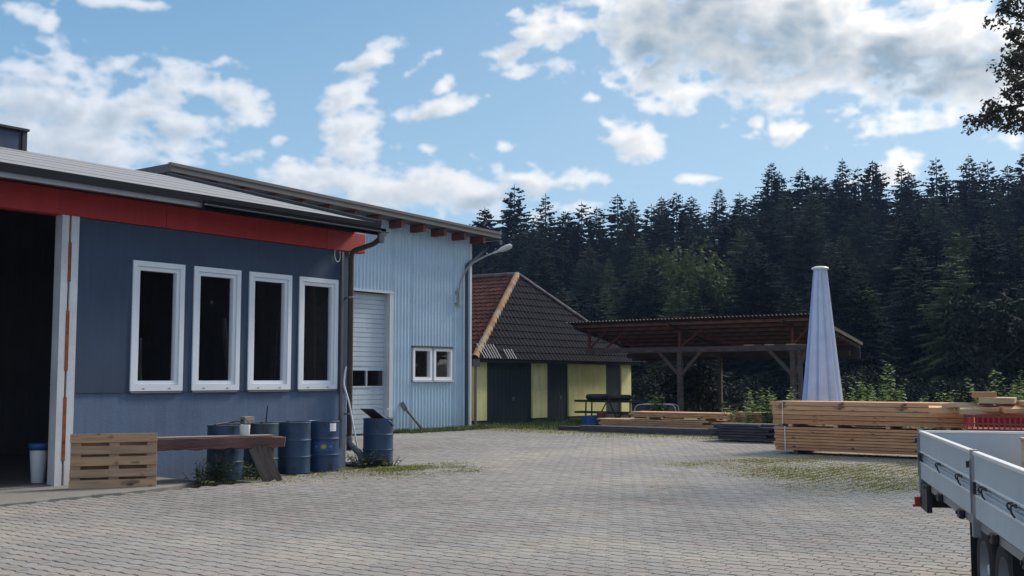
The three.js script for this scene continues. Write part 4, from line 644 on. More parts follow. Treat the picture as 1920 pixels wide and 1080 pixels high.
// ---------- tyre bench, crate and small things by the yellow wall ----------
{
  const P = (s, y, o) => Y(s, y, o), t = thing('trestle_rack', 'black steel trestle rack before the yellow wall', 'rack', P(18.9, 0, -6.9), TH - Math.PI / 2);
  // local x runs out of the yellow wall (o)
  part(t, 'top_rail', M.blackMetal, [box(0, 2.6, 0.78, 0.86, -0.25, 0.25)]); part(t, 'lower_rail', M.blackMetal, [box(0, 2.9, 0.38, 0.45, -0.25, 0.25)]);
  for (const x of [0.45, 2.3]) for (const z of [-0.2, 0.2]) part(t, 'leg', M.blackMetal, bar(V(x, 0, z), V(x + 0.02, 0.79, z), 0.04, 0.04));
  part(t, 'brace', M.blackMetal, [bar(V(0.9, 0.05, 0.22), V(1.35, 0.78, 0.22), 0.035, 0.035), bar(V(1.6, 0.05, -0.22), V(1.2, 0.78, -0.22), 0.035, 0.035)]);
  const w = thing('spare_tyre', 'black tyre lying flat on the trestle rack', 'tyre', P(18.9, 0.862, -6.05), TH);
  part(w, 'tyre', M.black, lathe([[0.2, 0.0], [0.36, 0.0], [0.42, 0.04], [0.44, 0.1], [0.42, 0.17], [0.36, 0.21], [0.2, 0.21], [0.18, 0.1], [0.2, 0.0]], 30)); w.children[0].name = 'carcass';
  const w2 = thing('spare_tyre', 'second black tyre lying beside the first on the rack', 'tyre', P(18.9, 0.862, -5.12), TH); part(w2, 'carcass', M.black, lathe([[0.2, 0.0], [0.36, 0.0], [0.42, 0.04], [0.44, 0.09], [0.42, 0.15], [0.36, 0.19], [0.2, 0.19], [0.18, 0.1], [0.2, 0.0]], 30));
  const c = thing('blue_crate', 'bright blue plastic crate in the weeds by the yellow wall', 'crate', P(18.2, 0.0, -6.3), TH - 0.5); part(c, 'box', M.bluePlastic, [box(0, 0.6, 0, 0.03, 0, 0.4), box(0, 0.03, 0.03, 0.3, 0, 0.4), box(0.57, 0.6, 0.03, 0.3, 0, 0.4), box(0.03, 0.57, 0.03, 0.3, 0, 0.03), box(0.03, 0.57, 0.03, 0.3, 0.37, 0.4)]); part(c, 'tag', M.paper, box(0.4, 0.48, 0.12, 0.22, 0.401, 0.405)); c.children[0].name = 'shell';
  const b = thing('brown_barrel', 'small dark red barrel beside the blue crate', 'barrel', P(18.35, 0, -5.55), TH); part(b, 'body', M.shedRed, lathe([[0, 0], [0.16, 0], [0.17, 0.2], [0.17, 0.42], [0.15, 0.44], [0, 0.44]], 18)); part(b, 'band', M.blackMetal, lathe([[0.171, 0.2], [0.176, 0.2], [0.176, 0.24], [0.171, 0.24]], 18));
  const g = thing('glazed_cab_top', 'low dark glazed cab with a pale rim behind the plank piles', 'cab top', P(17.2, 0, -3.55), TH - Math.PI / 2 + 0.35);
  const arch = [V(0, 0.45, 0), V(0.06, 0.68, 0), V(0.15, 0.745, 0), V(0.7, 0.76, 0), V(1.3, 0.745, 0), V(1.38, 0.68, 0), V(1.42, 0.45, 0)];
  part(g, 'rim', M.stripWhite, [tube(arch, 0.018, 30, 6), tube(arch.map((v) => V(v.x, v.y, -0.7)), 0.018, 30, 6), rod(V(1.0, 0.45, 0), V(1.0, 0.755, 0), 0.014)]);
  part(g, 'body', M.blackMetal, [box(0.0, 1.42, 0.0, 0.45, -0.7, 0)]); part(g, 'pane', M.glazing, [box(0.05, 0.98, 0.45, 0.735, -0.012, -0.004)]); part(g, 'pane', M.glazing, [box(1.02, 1.37, 0.45, 0.73, -0.012, -0.004)]); part(g, 'roof', M.blackMetal, box(0.1, 1.33, 0.735, 0.752, -0.69, -0.01));
}

// ---------- closed parasol ----------
{
  const t = thing('closed_parasol', 'tall closed pale lavender market parasol behind the lumber bundles', 'parasol', V(7.26, 0, -26), 0.25);
  const N = 176, rows = 26, y0 = 0.72, y1 = 4.18, pos = [[], []], uv = [[], []], R = rng(71), seams = []; { let a = 0; while (a < 6.2) { seams.push([a, 0.10 + R() * 0.16, R() * 0.06 - 0.03]); a += 0.42 + R() * 0.42; } }
  const crease = (a, f) => { let c = 0; for (const [s, dep, tw] of seams) { let d = Math.abs(((a - s - tw * f * 3) % 6.2832 + 9.4248) % 6.2832 - 3.1416); c = Math.max(c, dep * Math.exp(-Math.pow(d / (0.075 + 0.05 * f), 1.6))); } return c; };
  const pt = (i, j) => { const f = j / rows, a = ((i % N) / N) * Math.PI * 2, base = lerp(0.50, 0.155, Math.pow(f, 0.92)), r = base * (1.03 - crease(a, f) * 1.7) + Math.cos(a * 3 + 1) * 0.02 * (1 - f); return V(Math.cos(a) * r, lerp(y0, y1, f) + (j === 0 ? Math.cos(a * 8) * 0.06 : 0), Math.sin(a) * r); };
  for (let j = 0; j < rows; j++) for (let i = 0; i < N; i++) { const k = (i > 88 && i < 102) || (i > 140 && i < 150) ? 1 : 0, q = [pt(i, j), pt(i + 1, j), pt(i + 1, j + 1), pt(i, j + 1)]; for (const m of [0, 2, 1, 0, 3, 2]) { pos[k].push(q[m].x, q[m].y, q[m].z); uv[k].push((i + (m === 1 || m === 2 ? 1 : 0)) * 0.02, q[m].y); } }
  for (const k of [0, 1]) { const g = new THREE.BufferGeometry(); g.setAttribute('position', new THREE.Float32BufferAttribute(pos[k], 3)); g.setAttribute('uv', new THREE.Float32BufferAttribute(uv[k], 2)); g.computeVertexNormals(); part(t, k ? 'blue_panel' : 'canopy', M.fabric[k], g, k ? 'bluer cloth panel' : undefined); }
  part(t, 'cap', M.bucket, lathe([[0, 4.185], [0.17, 4.185], [0.20, 4.2], [0.19, 4.235], [0.12, 4.26], [0, 4.265]], 28));
  part(t, 'pole', M.grey, rod(V(0, 0.1, 0), V(0, 4.1, 0), 0.035)); part(t, 'base', M.concrete, rbox(-0.4, 0.4, 0, 0.1, -0.4, 0.4, 0.02));
}

// ---------- trailer ----------
{
  const t = thing('cargo_trailer', 'silver twin axle flatbed trailer with drop sides, loaded with boards', 'trailer', V(3.5, 0, -9.6), -0.239);
  const y0 = 0.78, y1 = 1.18, W = 2.0, Z = 5.6;
  const side = (za, zb, x, sg) => {   // drop side: flat boards with a recessed ribbed channel between
    const p = part(t, 'side_panel', M.alu, [box(x, x + sg * 0.025, 1.012, y1 - 0.018, za, zb), box(x, x + sg * 0.025, y0, 0.918, za, zb), box(x + sg * 0.016, x + sg * 0.026, 0.918, 1.012, za, zb)].map((g) => g));
    part(p, 'top_rail', M.aluBright, rbox(Math.min(x - 0.008 * sg, x + sg * 0.034), Math.max(x - 0.008 * sg, x + sg * 0.034), y1 - 0.018, y1 + 0.006, za, zb, 0.006));
    part(p, 'channel_rib', M.aluBright, [rbox(Math.min(x - sg * 0.006, x + sg * 0.016), Math.max(x - sg * 0.006, x + sg * 0.016), 1.0, 1.014, za, zb, 0.004), rbox(Math.min(x - sg * 0.006, x + sg * 0.016), Math.max(x - sg * 0.006, x + sg * 0.016), 0.914, 0.928, za, zb, 0.004)]);
    part(p, 'channel_rib', M.alu, [0.948, 0.972].map((y) => box(Math.min(x + sg * 0.006, x + sg * 0.016), Math.max(x + sg * 0.006, x + sg * 0.016), y, y + 0.008, za, zb)));
    return p;
  };
  const pts = [[0.03, 2.70], [2.82, 5.55]], hooks = [[0.18, 1.25, 2.25], [3.15, 4.0, 4.9]];
  pts.forEach(([a, b], k) => {
    const p = side(a, b, 0, 1); side(a, b, W, -1);
    for (const z of hooks[k]) part(p, 'lashing_hook', M.blackMetal, [tube([V(-0.004, 1.0, z), V(-0.03, 0.995, z), V(-0.03, 0.975, z + 0.005), V(-0.018, 0.96, z + 0.01), V(-0.012, 0.95, z + 0.01)], 0.005, 14, 6), tube([V(-0.004, 1.0, z + 0.1), V(-0.03, 0.995, z + 0.1), V(-0.03, 0.96, z + 0.105), V(-0.016, 0.935, z + 0.11)], 0.005, 14, 6), rod(V(-0.014, 0.992, z - 0.02), V(-0.014, 0.992, z + 0.14), 0.006)]);
    part(p, 'end_latch', M.blackMetal, box(-0.02, -0.002, 0.93, 1.0, a + 0.01, a + 0.06));
  });
  const end = part(t, 'rear_board', M.alu, [box(0.04, W - 0.04, y0, y1 - 0.018, -0.025, 0)]); part(end, 'top_rail', M.aluBright, rbox(0.04, W - 0.04, y1 - 0.018, y1 + 0.006, -0.033, 0.008, 0.006));
  part(t, 'front_board', M.alu, box(0.04, W - 0.04, y0, y1, Z - 0.02, Z + 0.005));
  for (const [x, z] of [[0.0, 0.0], [0.0, 2.76], [0.0, Z], [W, 0.0], [W, 2.76], [W, Z]]) { const s = x ? -1 : 1, p = part(t, 'corner_post', M.steel, [box(Math.min(x - s * 0.012, x + s * 0.03), Math.max(x - s * 0.012, x + s * 0.03), 0.66, y1 + 0.012, z - 0.028, z + 0.028), box(Math.min(x - s * 0.02, x - s * 0.013), Math.max(x - s * 0.02, x - s * 0.013), 0.80, y1 - 0.05, z - 0.008, z + 0.008)]); part(p, 'latch', M.blackMetal, box(x ? x + 0.013 : -0.035, x ? x + 0.035 : -0.013, 1.08, 1.12, z - 0.03, z - 0.01)); }
  part(t, 'bed', M.plyBed, box(0.03, W - 0.03, 0.755, 0.779, 0.0, Z - 0.03));
  part(t, 'chassis_rail', M.steel, [box(0.03, 0.08, 0.705, 0.754, -0.02, Z)]); part(t, 'chassis_rail', M.steel, [box(W - 0.08, W - 0.03, 0.705, 0.754, -0.02, Z)]);
  for (const z of [0.05, 0.9, 3.4, 4.4, 5.4]) part(t, 'cross_member', M.steel, box(0.08, W - 0.08, 0.69, 0.752, z, z + 0.05));
  for (const z of [0.35, 1.05, 2.1, 3.3, 4.2]) part(t, 'side_buckle', M.blackMetal, [rbox(-0.01, 0.03, 0.70, 0.76, z, z + 0.1, 0.01), rod(V(-0.02, 0.735, z + 0.02), V(0.01, 0.735, z + 0.02), 0.012)]);
  part(t, 'axle', M.steel, [box(0.25, W - 0.25, 0.27, 0.34, 1.77, 1.83), box(0.25, W - 0.25, 0.27, 0.34, 2.47, 2.53), box(0.4, 0.47, 0.34, 0.66, 1.5, 2.8), box(W - 0.47, W - 0.4, 0.34, 0.66, 1.5, 2.8)]);
  const tyre = lathe([[0.19, -0.085], [0.27, -0.095], [0.30, -0.075], [0.308, -0.04], [0.31, 0], [0.308, 0.04], [0.30, 0.075], [0.27, 0.095], [0.19, 0.085]], 36).rotateZ(Math.PI / 2);
  const rim = lathe([[0, -0.02], [0.05, -0.02], [0.06, 0.02], [0.14, 0.03], [0.155, -0.03], [0.175, -0.05], [0.19, -0.088], [0.195, -0.088], [0.195, 0.088], [0.0, 0.088]], 28).rotateZ(-Math.PI / 2);
  for (const x of [0.29, W - 0.29]) for (const z of [1.8, 2.5]) { const w = new THREE.Group(); w.name = 'wheel'; w.position.set(x, 0.31, z); if (x > 1) w.rotation.y = Math.PI; t.add(w); part(w, 'tyre', M.black, tyre); part(w, 'rim', M.steel, rim); part(w, 'hub_cap', M.aluBright, lathe([[0, 0.07], [0.035, 0.065], [0.05, 0.04], [0.055, 0]], 18).rotateZ(Math.PI / 2)); }
  part(t, 'mudguard', M.black, [box(0.18, 0.42, 0.12, 0.64, 1.36, 1.385), box(0.18, 0.42, 0.615, 0.638, 1.386, 2.92), box(0.18, 0.42, 0.2, 0.614, 2.9, 2.92)]);
  const tail = part(t, 'light_carrier', M.blackMetal, [box(0.0, W, 0.53, 0.70, -0.06, -0.03), box(0.0, 0.04, 0.53, 0.75, -0.06, 0.4), box(0.3, 0.34, 0.53, 0.66, -0.03, 0.3)]);
  part(tail, 'tail_light', M.redPlastic, [rbox(-0.05, -0.002, 0.555, 0.62, -0.06, -0.02, 0.008), box(-0.065, 0.0, 0.535, 0.553, -0.055, -0.03)]); part(tail, 'reflector', mat('amber reflector', [0.5, 0.16, 0.02], 0.3), box(0.36, 0.42, 0.56, 0.6, -0.03, -0.025));
  part(t, 'drawbar', M.steel, [bar(V(0.4, 0.55, Z - 0.2), V(1.0, 0.5, Z + 1.3), 0.08, 0.08), bar(V(1.6, 0.55, Z - 0.2), V(1.0, 0.5, Z + 1.3), 0.08, 0.08)]); part(t, 'jockey_wheel', M.black, [rod(V(1.0, 0.02, Z + 1.0), V(1.0, 0.6, Z + 1.0), 0.04)]);
  const world = (x, y, z) => V(x, y, z).applyAxisAngle(V(0, 1, 0), -0.239).add(t.position);
  const cargo = (label, x, y, z, turn, geo, m, name = 'cargo_board', cat = 'board') => { const c = thing(name, label, cat, world(x, y, z), -0.239 + turn, 'load on the trailer'); part(c, 'wood', m, geo); return c; };
  cargo('dark edged long board lying across the trailer bed', 0.25, 0.78, 1.5, 0.0, rbox(0, 1.6, 0, 0.12, 0, 0.3, 0.005), M.lumber[3]);
  cargo('reddish board lying in front of the dark edged board', 0.45, 0.78, 2.1, 0.05, rbox(0, 1.4, 0, 0.13, 0, 0.28, 0.005), M.lumber[1]);
  cargo('wide pale board flat in the trailer near its side', 0.5, 0.78, 2.7, 0, rbox(0, 1.3, 0, 0.1, 0, 1.3, 0.005), M.plyBed);
  const bx = cargo('pale plywood box standing in the trailer', 0.72, 0.78, 0.45, 0.0, [rbox(0, 0.8, 0, 0.36, 0, 0.6, 0.006)], M.ply, 'plywood_box', 'box'); part(bx, 'lid', M.lumberPale, rbox(-0.01, 0.81, 0.361, 0.38, -0.01, 0.61, 0.005));
  const st = cargo('thin pale lath leaning in the trailer against the box', 0.55, 0.92, 1.45, 0, bar(V(0, 0, 0.1), V(0.42, 0.35, 0.0), 0.02, 0.02), M.lumberPale, 'wooden_lath', 'lath');
}

// ---------- trees ----------
function triSoup() { const p = [], n = []; return {
  tri(a, b, c, nm) { p.push(a.x, a.y, a.z, b.x, b.y, b.z, c.x, c.y, c.z); const q = nm ?? b.clone().sub(a).cross(c.clone().sub(a)).normalize(); for (let i = 0; i < 3; i++) n.push(q.x, q.y, q.z); },
  geo() { const g = new THREE.BufferGeometry(); g.setAttribute('position', new THREE.Float32BufferAttribute(p, 3)); g.setAttribute('normal', new THREE.Float32BufferAttribute(n, 3)); g.setAttribute('uv', new THREE.Float32BufferAttribute(new Float32Array((p.length / 3) * 2), 2)); return g; } }; }
// spruce of height 1 unit = metres as built; whorls of drooping boughs, each a row of needle sprays
function spruceCrown(seed, H, R0, { space = 0.33, droop = 0.35, bare = 0.05, open = 0.05, taper = 0.74 } = {}) {
  const r = rng(seed), S = triSoup(), whorls = Math.round(H * (1 - bare) / space);
  for (let w = 0; w < whorls; w++) {
    const t0 = bare + (1 - bare) * (w / whorls), ring = R0 * Math.pow(1 - t0, taper) * (0.78 + r() * 0.44) + 0.2 * (1 - t0 * 0.5), n = Math.round(lerp(9, 6, t0)), a0 = r() * 6.28;
    for (let b = 0; b < n; b++) {
      if (r() < open + 0.1 * (1 - t0)) continue;
      const t = t0 + (r() - 0.5) * 0.9 * space / H, y = t * H, a = a0 + (b / n) * 6.283 + (r() - 0.5) * 0.5, len = ring * (0.66 + r() * 0.5), ca = Math.cos(a), sa = Math.sin(a), rise = lerp(-0.10, 0.42, t * t) + (r() - 0.5) * 0.16, dr = droop * lerp(1, 0.25, t);
      const at = (f) => V(ca * len * f, y + len * (rise * f - dr * f * f + 0.22 * dr * f * f * f * f), sa * len * f), k = Math.max(3, Math.round(len * 4));
      for (let i = 0; i < k; i++) {
        const f = 0.08 + 0.92 * (i + 0.3 + r() * 0.4) / k, p = at(f), wdt = Math.min(0.55, len * 0.24) * (1.05 - f * 0.7) * (0.6 + r() * 0.8) + 0.09;
        for (const sd of [-1, 1]) {
          const tip = p.clone().add(V(-sa * sd * wdt + ca * wdt * (0.6 + r() * 0.5), -wdt * (0.1 + r() * 0.35), ca * sd * wdt + sa * wdt * (0.6 + r() * 0.5))), q = at(Math.min(1, f + 0.7 / k)), hang = p.clone().lerp(tip, 0.35 + r() * 0.3); hang.y -= wdt * (0.35 + r() * 0.8) * (1.2 - t * 0.6);
          S.tri(p, tip, q); S.tri(p, hang, tip);
        }
      }
      const e = at(0.88), e2 = at(1.12); S.tri(e.clone().add(V(-sa * 0.05, 0, ca * 0.05)), e.clone().add(V(sa * 0.05, -0.03, -ca * 0.05)), e2);
    }
  }
  for (let k = 0; k < 5; k++) { const a = k * 1.26, y = H * 0.985; S.tri(V(Math.cos(a) * 0.04, y, Math.sin(a) * 0.04), V(-Math.sin(a) * 0.04, y, Math.cos(a) * 0.04), V(0, y + 0.4, 0)); }
  return S.geo();
}
function leafCloud(S, r, c, rx, ry, rz, n, size, fill = 0.5) {
  for (let i = 0; i < n; i++) {
    const u = r() * 2 - 1, a = r() * 6.283, q = Math.sqrt(1 - u * u), k = Math.pow(fill + (1 - fill) * r(), 0.6), p = V(c.x + q * Math.cos(a) * rx * k, c.y + u * ry * k, c.z + q * Math.sin(a) * rz * k);
    const d = V(r() - 0.5, r() * 0.5 - 0.45, r() - 0.5).normalize().multiplyScalar(size * (0.6 + r() * 0.8)), e = V(r() - 0.5, r() - 0.5, r() - 0.5).cross(d).normalize().multiplyScalar(size * 0.36);
    S.tri(p, p.clone().addScaledVector(d, 0.5).add(e), p.clone().add(d)); S.tri(p, p.clone().add(d), p.clone().addScaledVector(d, 0.5).sub(e));
  }
}
const project = (x, y, d) => { const p = 0.0815, zc = d * Math.cos(p) + (y - 1.63) * Math.sin(p), yc = (y - 1.63) * Math.cos(p) - d * Math.sin(p); return [960 + 2080 * x / zc, 540 - 2080 * yc / zc]; };
const trunkGeo = metric(new THREE.CylinderGeometry(0.03, 0.19, 1, 8).translate(0, 0.5, 0));
const spruces = [];   // prototypes
{
  const kinds = [[101, 14, 3.5, {}], [102, 13, 3.2, { droop: 0.5, space: 0.3 }], [103, 15, 3.9, { taper: 0.66 }], [104, 12, 3.3, { droop: 0.22, open: 0.12, space: 0.4 }], [105, 16, 3.7, { droop: 0.42 }], [106, 14, 3.8, { open: 0.14, bare: 0.12, space: 0.42, taper: 0.68 }], [107, 13, 2.9, { droop: 0.48, taper: 0.82 }], [108, 15, 3.4, { open: 0.15, bare: 0.22, taper: 0.62, space: 0.4 }]];
  for (const [seed, H, R0, opt] of kinds) spruces.push([H, spruceCrown(seed, H, R0, opt)]);
}
let treeCount = 0;
function spruce(x, d, y, h, k, matK, turn, label, fat = 1) {
  const [H, g] = spruces[k], s = h / H, t = thing('spruce_tree', label ?? 'dark green spruce in the crowded conifer forest on the hillside', 'tree', V(x, y, -d), turn, 'spruces on the wooded hillside');
  const c = shadows(new THREE.Mesh(g, LEAF.spruce[matK])); c.name = 'crown'; c.scale.set(s * fat, s, s * fat); t.add(c);
  const tr = shadows(new THREE.Mesh(trunkGeo, M.bark)); tr.name = 'trunk'; tr.scale.set(s, h * 0.97, s); t.add(tr); treeCount++;
  return t;
}
{
  const R = rng(200), SKY = [[780, 430], [840, 422], [885, 402], [975, 345], [1060, 372], [1105, 392], [1200, 348], [1290, 378], [1330, 362], [1400, 318], [1500, 312], [1560, 306], [1640, 312], [1700, 292], [1780, 298], [1860, 288], [1920, 290], [2100, 280], [3000, 250]];
  const skyAt = (u) => { for (let i = 0; i + 1 < SKY.length; i++) if (u <= SKY[i + 1][0]) return lerp(SKY[i][1], SKY[i + 1][1], clamp((u - SKY[i][0]) / (SKY[i + 1][0] - SKY[i][0]), 0, 1)); return 250; };
  const heightFor = (x, d, v) => { let lo = 0, hi = 60; for (let i = 0; i < 30; i++) { const m = (lo + hi) / 2; if (project(x, m, d)[1] > v) lo = m; else hi = m; } return lo; };
  const depths = [59, 63, 67, 72, 77, 83, 89, 95, 102, 109, 116, 123, 129, 135];
  depths.forEach((d0, row) => {
    const last = row >= depths.length - 3, step = last ? 3.7 : 4.6;
    for (let x = -0.085 * d0; x < (row < 4 ? 0.62 : 0.52) * d0; x += step * (0.75 + R() * 0.5)) {
      const d = d0 + (R() - 0.5) * 5, u = project(x, 5, d)[0], base = hillHeight(x, d) - 0.15, vs = skyAt(u);
      let h;
      if (row >= depths.length - 2) h = heightFor(x, d, vs + Math.pow(R(), 1.3) * 72 - 12) - base;
      else { const q = depths.length - 2 - row; h = heightFor(x, d, vs + 14 + q * 15 + (R() - 0.3) * 95) - base; h = clamp(h, 6, 17); }
      if (h < 5) continue; h = Math.min(h, 22);
      const k = Math.floor(R() * 8), dark = R(), pale = row < 9 && dark > 0.70;
      spruce(x, d, base, h, k, pale ? (dark > 0.84 ? 3 : 4) : dark > 0.5 ? 2 : dark > 0.25 ? 0 : 1, R() * 6.28, pale ? 'paler green spruce standing out from the dark lower forest' : row >= depths.length - 2 ? 'dark spruce whose tip stands against the sky on the ridge' : row < 4 ? 'dark spruce in the front rows at the foot of the forest' : undefined, 1.1 + R() * 0.4 + (h < 10 ? 0.25 : 0));
    }
  });
  // trees the facade's windows mirror, beyond the right edge of the picture
  for (let k = 0; k < 24; k++) spruce(40 + (k % 2) * 5 + R() * 3, 0 + k * 1.9, 0, 11 + R() * 5, Math.floor(R() * 8), k % 3, R() * 6.28, 'spruce in the row beyond the right edge of the yard', 1.1);
}
// broadleaf trees at the forest edge
function broadleaf(name, label, x, d, y, h, rad, m, seed, n = 1800, size = 0.34) {
  const t = thing(name, label, 'tree', V(x, y, -d), 0), r = rng(seed), S = triSoup(), limbs = [];
  for (let k = 0; k < 9; k++) { const a = r() * 6.28, f = 0.35 + r() * 0.6, c = V(Math.cos(a) * rad * (0.75 - f * 0.3), h * f, Math.sin(a) * rad * (0.75 - f * 0.3)); leafCloud(S, r, c, rad * 0.55, rad * 0.45, rad * 0.55, Math.round(n / 10), size, 0.25); limbs.push(rod(V(0, h * f * 0.55, 0), c, 0.08, 0.03, 6)); }
  leafCloud(S, r, V(0, h - rad * 0.5, 0), rad * 0.6, rad * 0.5, rad * 0.6, Math.round(n / 10), size, 0.25);
  part(t, 'crown', m, S.geo()); part(t, 'trunk', M.bark, [metric(new THREE.CylinderGeometry(0.05, 0.2, h * 0.85, 8).translate(0, h * 0.425, 0)), ...limbs]); return t;
}
broadleaf('broadleaf_tree', 'light green round crowned tree among the dark spruces', 12.6, 74, 2.4, 8.6, 2.9, LEAF.broad, 301);
broadleaf('broadleaf_tree', 'olive leafy tree at the right end of the forest edge', 24.5, 57, 0.4, 5.2, 2.8, LEAF.broadDark, 302);
broadleaf('broadleaf_tree', 'rounded leafy tree just outside the right of the forest edge', 29.5, 60, 0.8, 6.6, 3.0, LEAF.broadDark, 303);
// shrubs below the forest
function shrub(label, x, d, y, w, h, m, seed, size = 0.2, n = 900, name = 'shrub', group) {
  const t = thing(name, label, 'shrub', V(x, y, -d), 0, group), r = rng(seed), S = triSoup(), st = [];
  for (let k = 0; k < 7; k++) { const a = r() * 6.28, c = V(Math.cos(a) * w * 0.28 * r() * 1.6, h * (0.3 + r() * 0.5), Math.sin(a) * w * 0.28 * r() * 1.6); leafCloud(S, r, c, w * 0.3, h * 0.3, w * 0.3, Math.round(n / 7), size, 0.15); st.push(rod(V((r() - 0.5) * 0.2, 0, (r() - 0.5) * 0.2), c, 0.02, 0.008, 5)); }
  part(t, 'foliage', m, S.geo()); part(t, 'stem', M.bark, st); return t;
}
{
  const R = rng(401);
  for (let k = 0; k < 22; k++) { const u = 1170 + k * 38 + R() * 20, d = 50 + R() * 7, x = ((u - 960) / 2080) * d; shrub('dark green shrub in the undergrowth along the forest foot', x, d, hillHeight(x, d) - 0.1, 2.4 + R() * 1.4, 1.1 + R() * 1.0, LEAF.broadDark, 410 + k, 0.17, 900, 'shrub', 'undergrowth shrubs at the forest foot'); }
  shrub('rounded dark bush seen through the open shed', 7.4, 43.8, 0, 2.6, 2.6, LEAF.broadDark, 450, 0.16, 2200);
}
// tall sunlit weeds behind the timber
function weedPlant(label, x, d, y, h, w, seed, m = LEAF.weed, stems = 14, leaf = 0.11, group = 'tall weeds behind the timber') {
  const t = thing('weed_plant', label, 'plant', V(x, y, -d), 0, group), r = rng(seed), S = triSoup(), st = [];
  for (let k = 0; k < stems; k++) {
    const a = r() * 6.28, q = w * 0.5 * Math.sqrt(r()), hh = h * (0.45 + r() * 0.6) * (1 - 0.3 * q / w), b = V(Math.cos(a) * q * 0.5, 0, Math.sin(a) * q * 0.5), e = V(Math.cos(a) * q * 1.2, hh, Math.sin(a) * q * 1.2); st.push(rod(b, e, 0.006, 0.003, 4));
    const n = Math.round(hh / 0.028); for (let i = 3; i <= n; i++) { const f = i / n, p = b.clone().lerp(e, f), an = i * 2.4 + r() * 1.2, l = leaf * (1.25 - f * 0.75) * (0.6 + r() * 0.8), dir = V(Math.cos(an) * l, l * (r() * 0.9 - 0.5), Math.sin(an) * l), sd = V(-Math.sin(an) * l * 0.34, 0, Math.cos(an) * l * 0.34); S.tri(p, p.clone().addScaledVector(dir, 0.5).add(sd), p.clone().add(dir)); S.tri(p, p.clone().add(dir), p.clone().addScaledVector(dir, 0.5).sub(sd)); }
  }
  part(t, 'leaves', m, S.geo()); part(t, 'stem', M.weedStem, st);
}
{
  const R = rng(501);
  // [u, d, h, w]
  const spots = [[1395, 31, 0.95, 0.9, 'low green weed left of the parasol near the plank pile'], [1420, 30.5, 1.3, 1.1, 'tall green weed left of the parasol behind the bright planks'], [1455, 30, 1.15, 0.9, 'green weed touching the left end of the upper bundle'], [1590, 29, 1.55, 0.7, 'tall flowering weed immediately right of the parasol'], [1612, 28.5, 1.2, 0.8, 'bushy weed right of the tall flowering one'], [1650, 29, 1.6, 1.0, 'tallest leafy weed between parasol and offcut heap'], [1690, 28.5, 1.3, 1.2, 'wide leafy weed near the middle of the upper bundle'], [1640, 28, 1.15, 1.0, 'low leafy weed above the middle of the bundle'], [1755, 28.5, 1.15, 0.8, 'small bright weed above the right part of the bundle'], [1790, 28, 1.1, 0.7, 'thin weed beside the offcut heap'], [1880, 26.5, 1.45, 1.3, 'bright green weed clump behind the offcut heap'], [1915, 26, 1.5, 1.3, 'rightmost green weed clump behind the offcut heap'], [1230, 37, 0.95, 0.5, 'pale weed left of the glazed cab top']];
  spots.forEach(([u, d, h, w, label], k) => { const x = ((u - 960) / 2080) * d; weedPlant(label, x, d, 0, h * 1.3, w * 1.2, 510 + k, LEAF.weed, 18, 0.2); });
  // nettles at the wall
  for (const [k, [s, o, h, w, label]] of [[-4.35, 1.25, 0.42, 0.5, 'leafy nettles growing just right of the pallet'], [-3.95, 1.35, 0.55, 0.6, 'dark nettles under the slab bench'], [-3.35, 1.3, 0.35, 0.5, 'low weeds behind the bench legs'], [-0.35, 0.85, 0.32, 0.5, 'weeds at the foot of the drum with the sticker'], [-0.05, 0.95, 0.34, 0.5, 'weeds round the bent drain pipe'], [0.1, 1.15, 0.2, 0.5, 'low weeds in front of the corner drum']].entries()) { const p = Y(s, 0, o); weedPlant(label, p.x, -p.z, 0, h, w, 540 + k, k < 3 ? LEAF.nettle : LEAF.broad, 18, 0.1, 'weeds at the workshop wall'); }
}
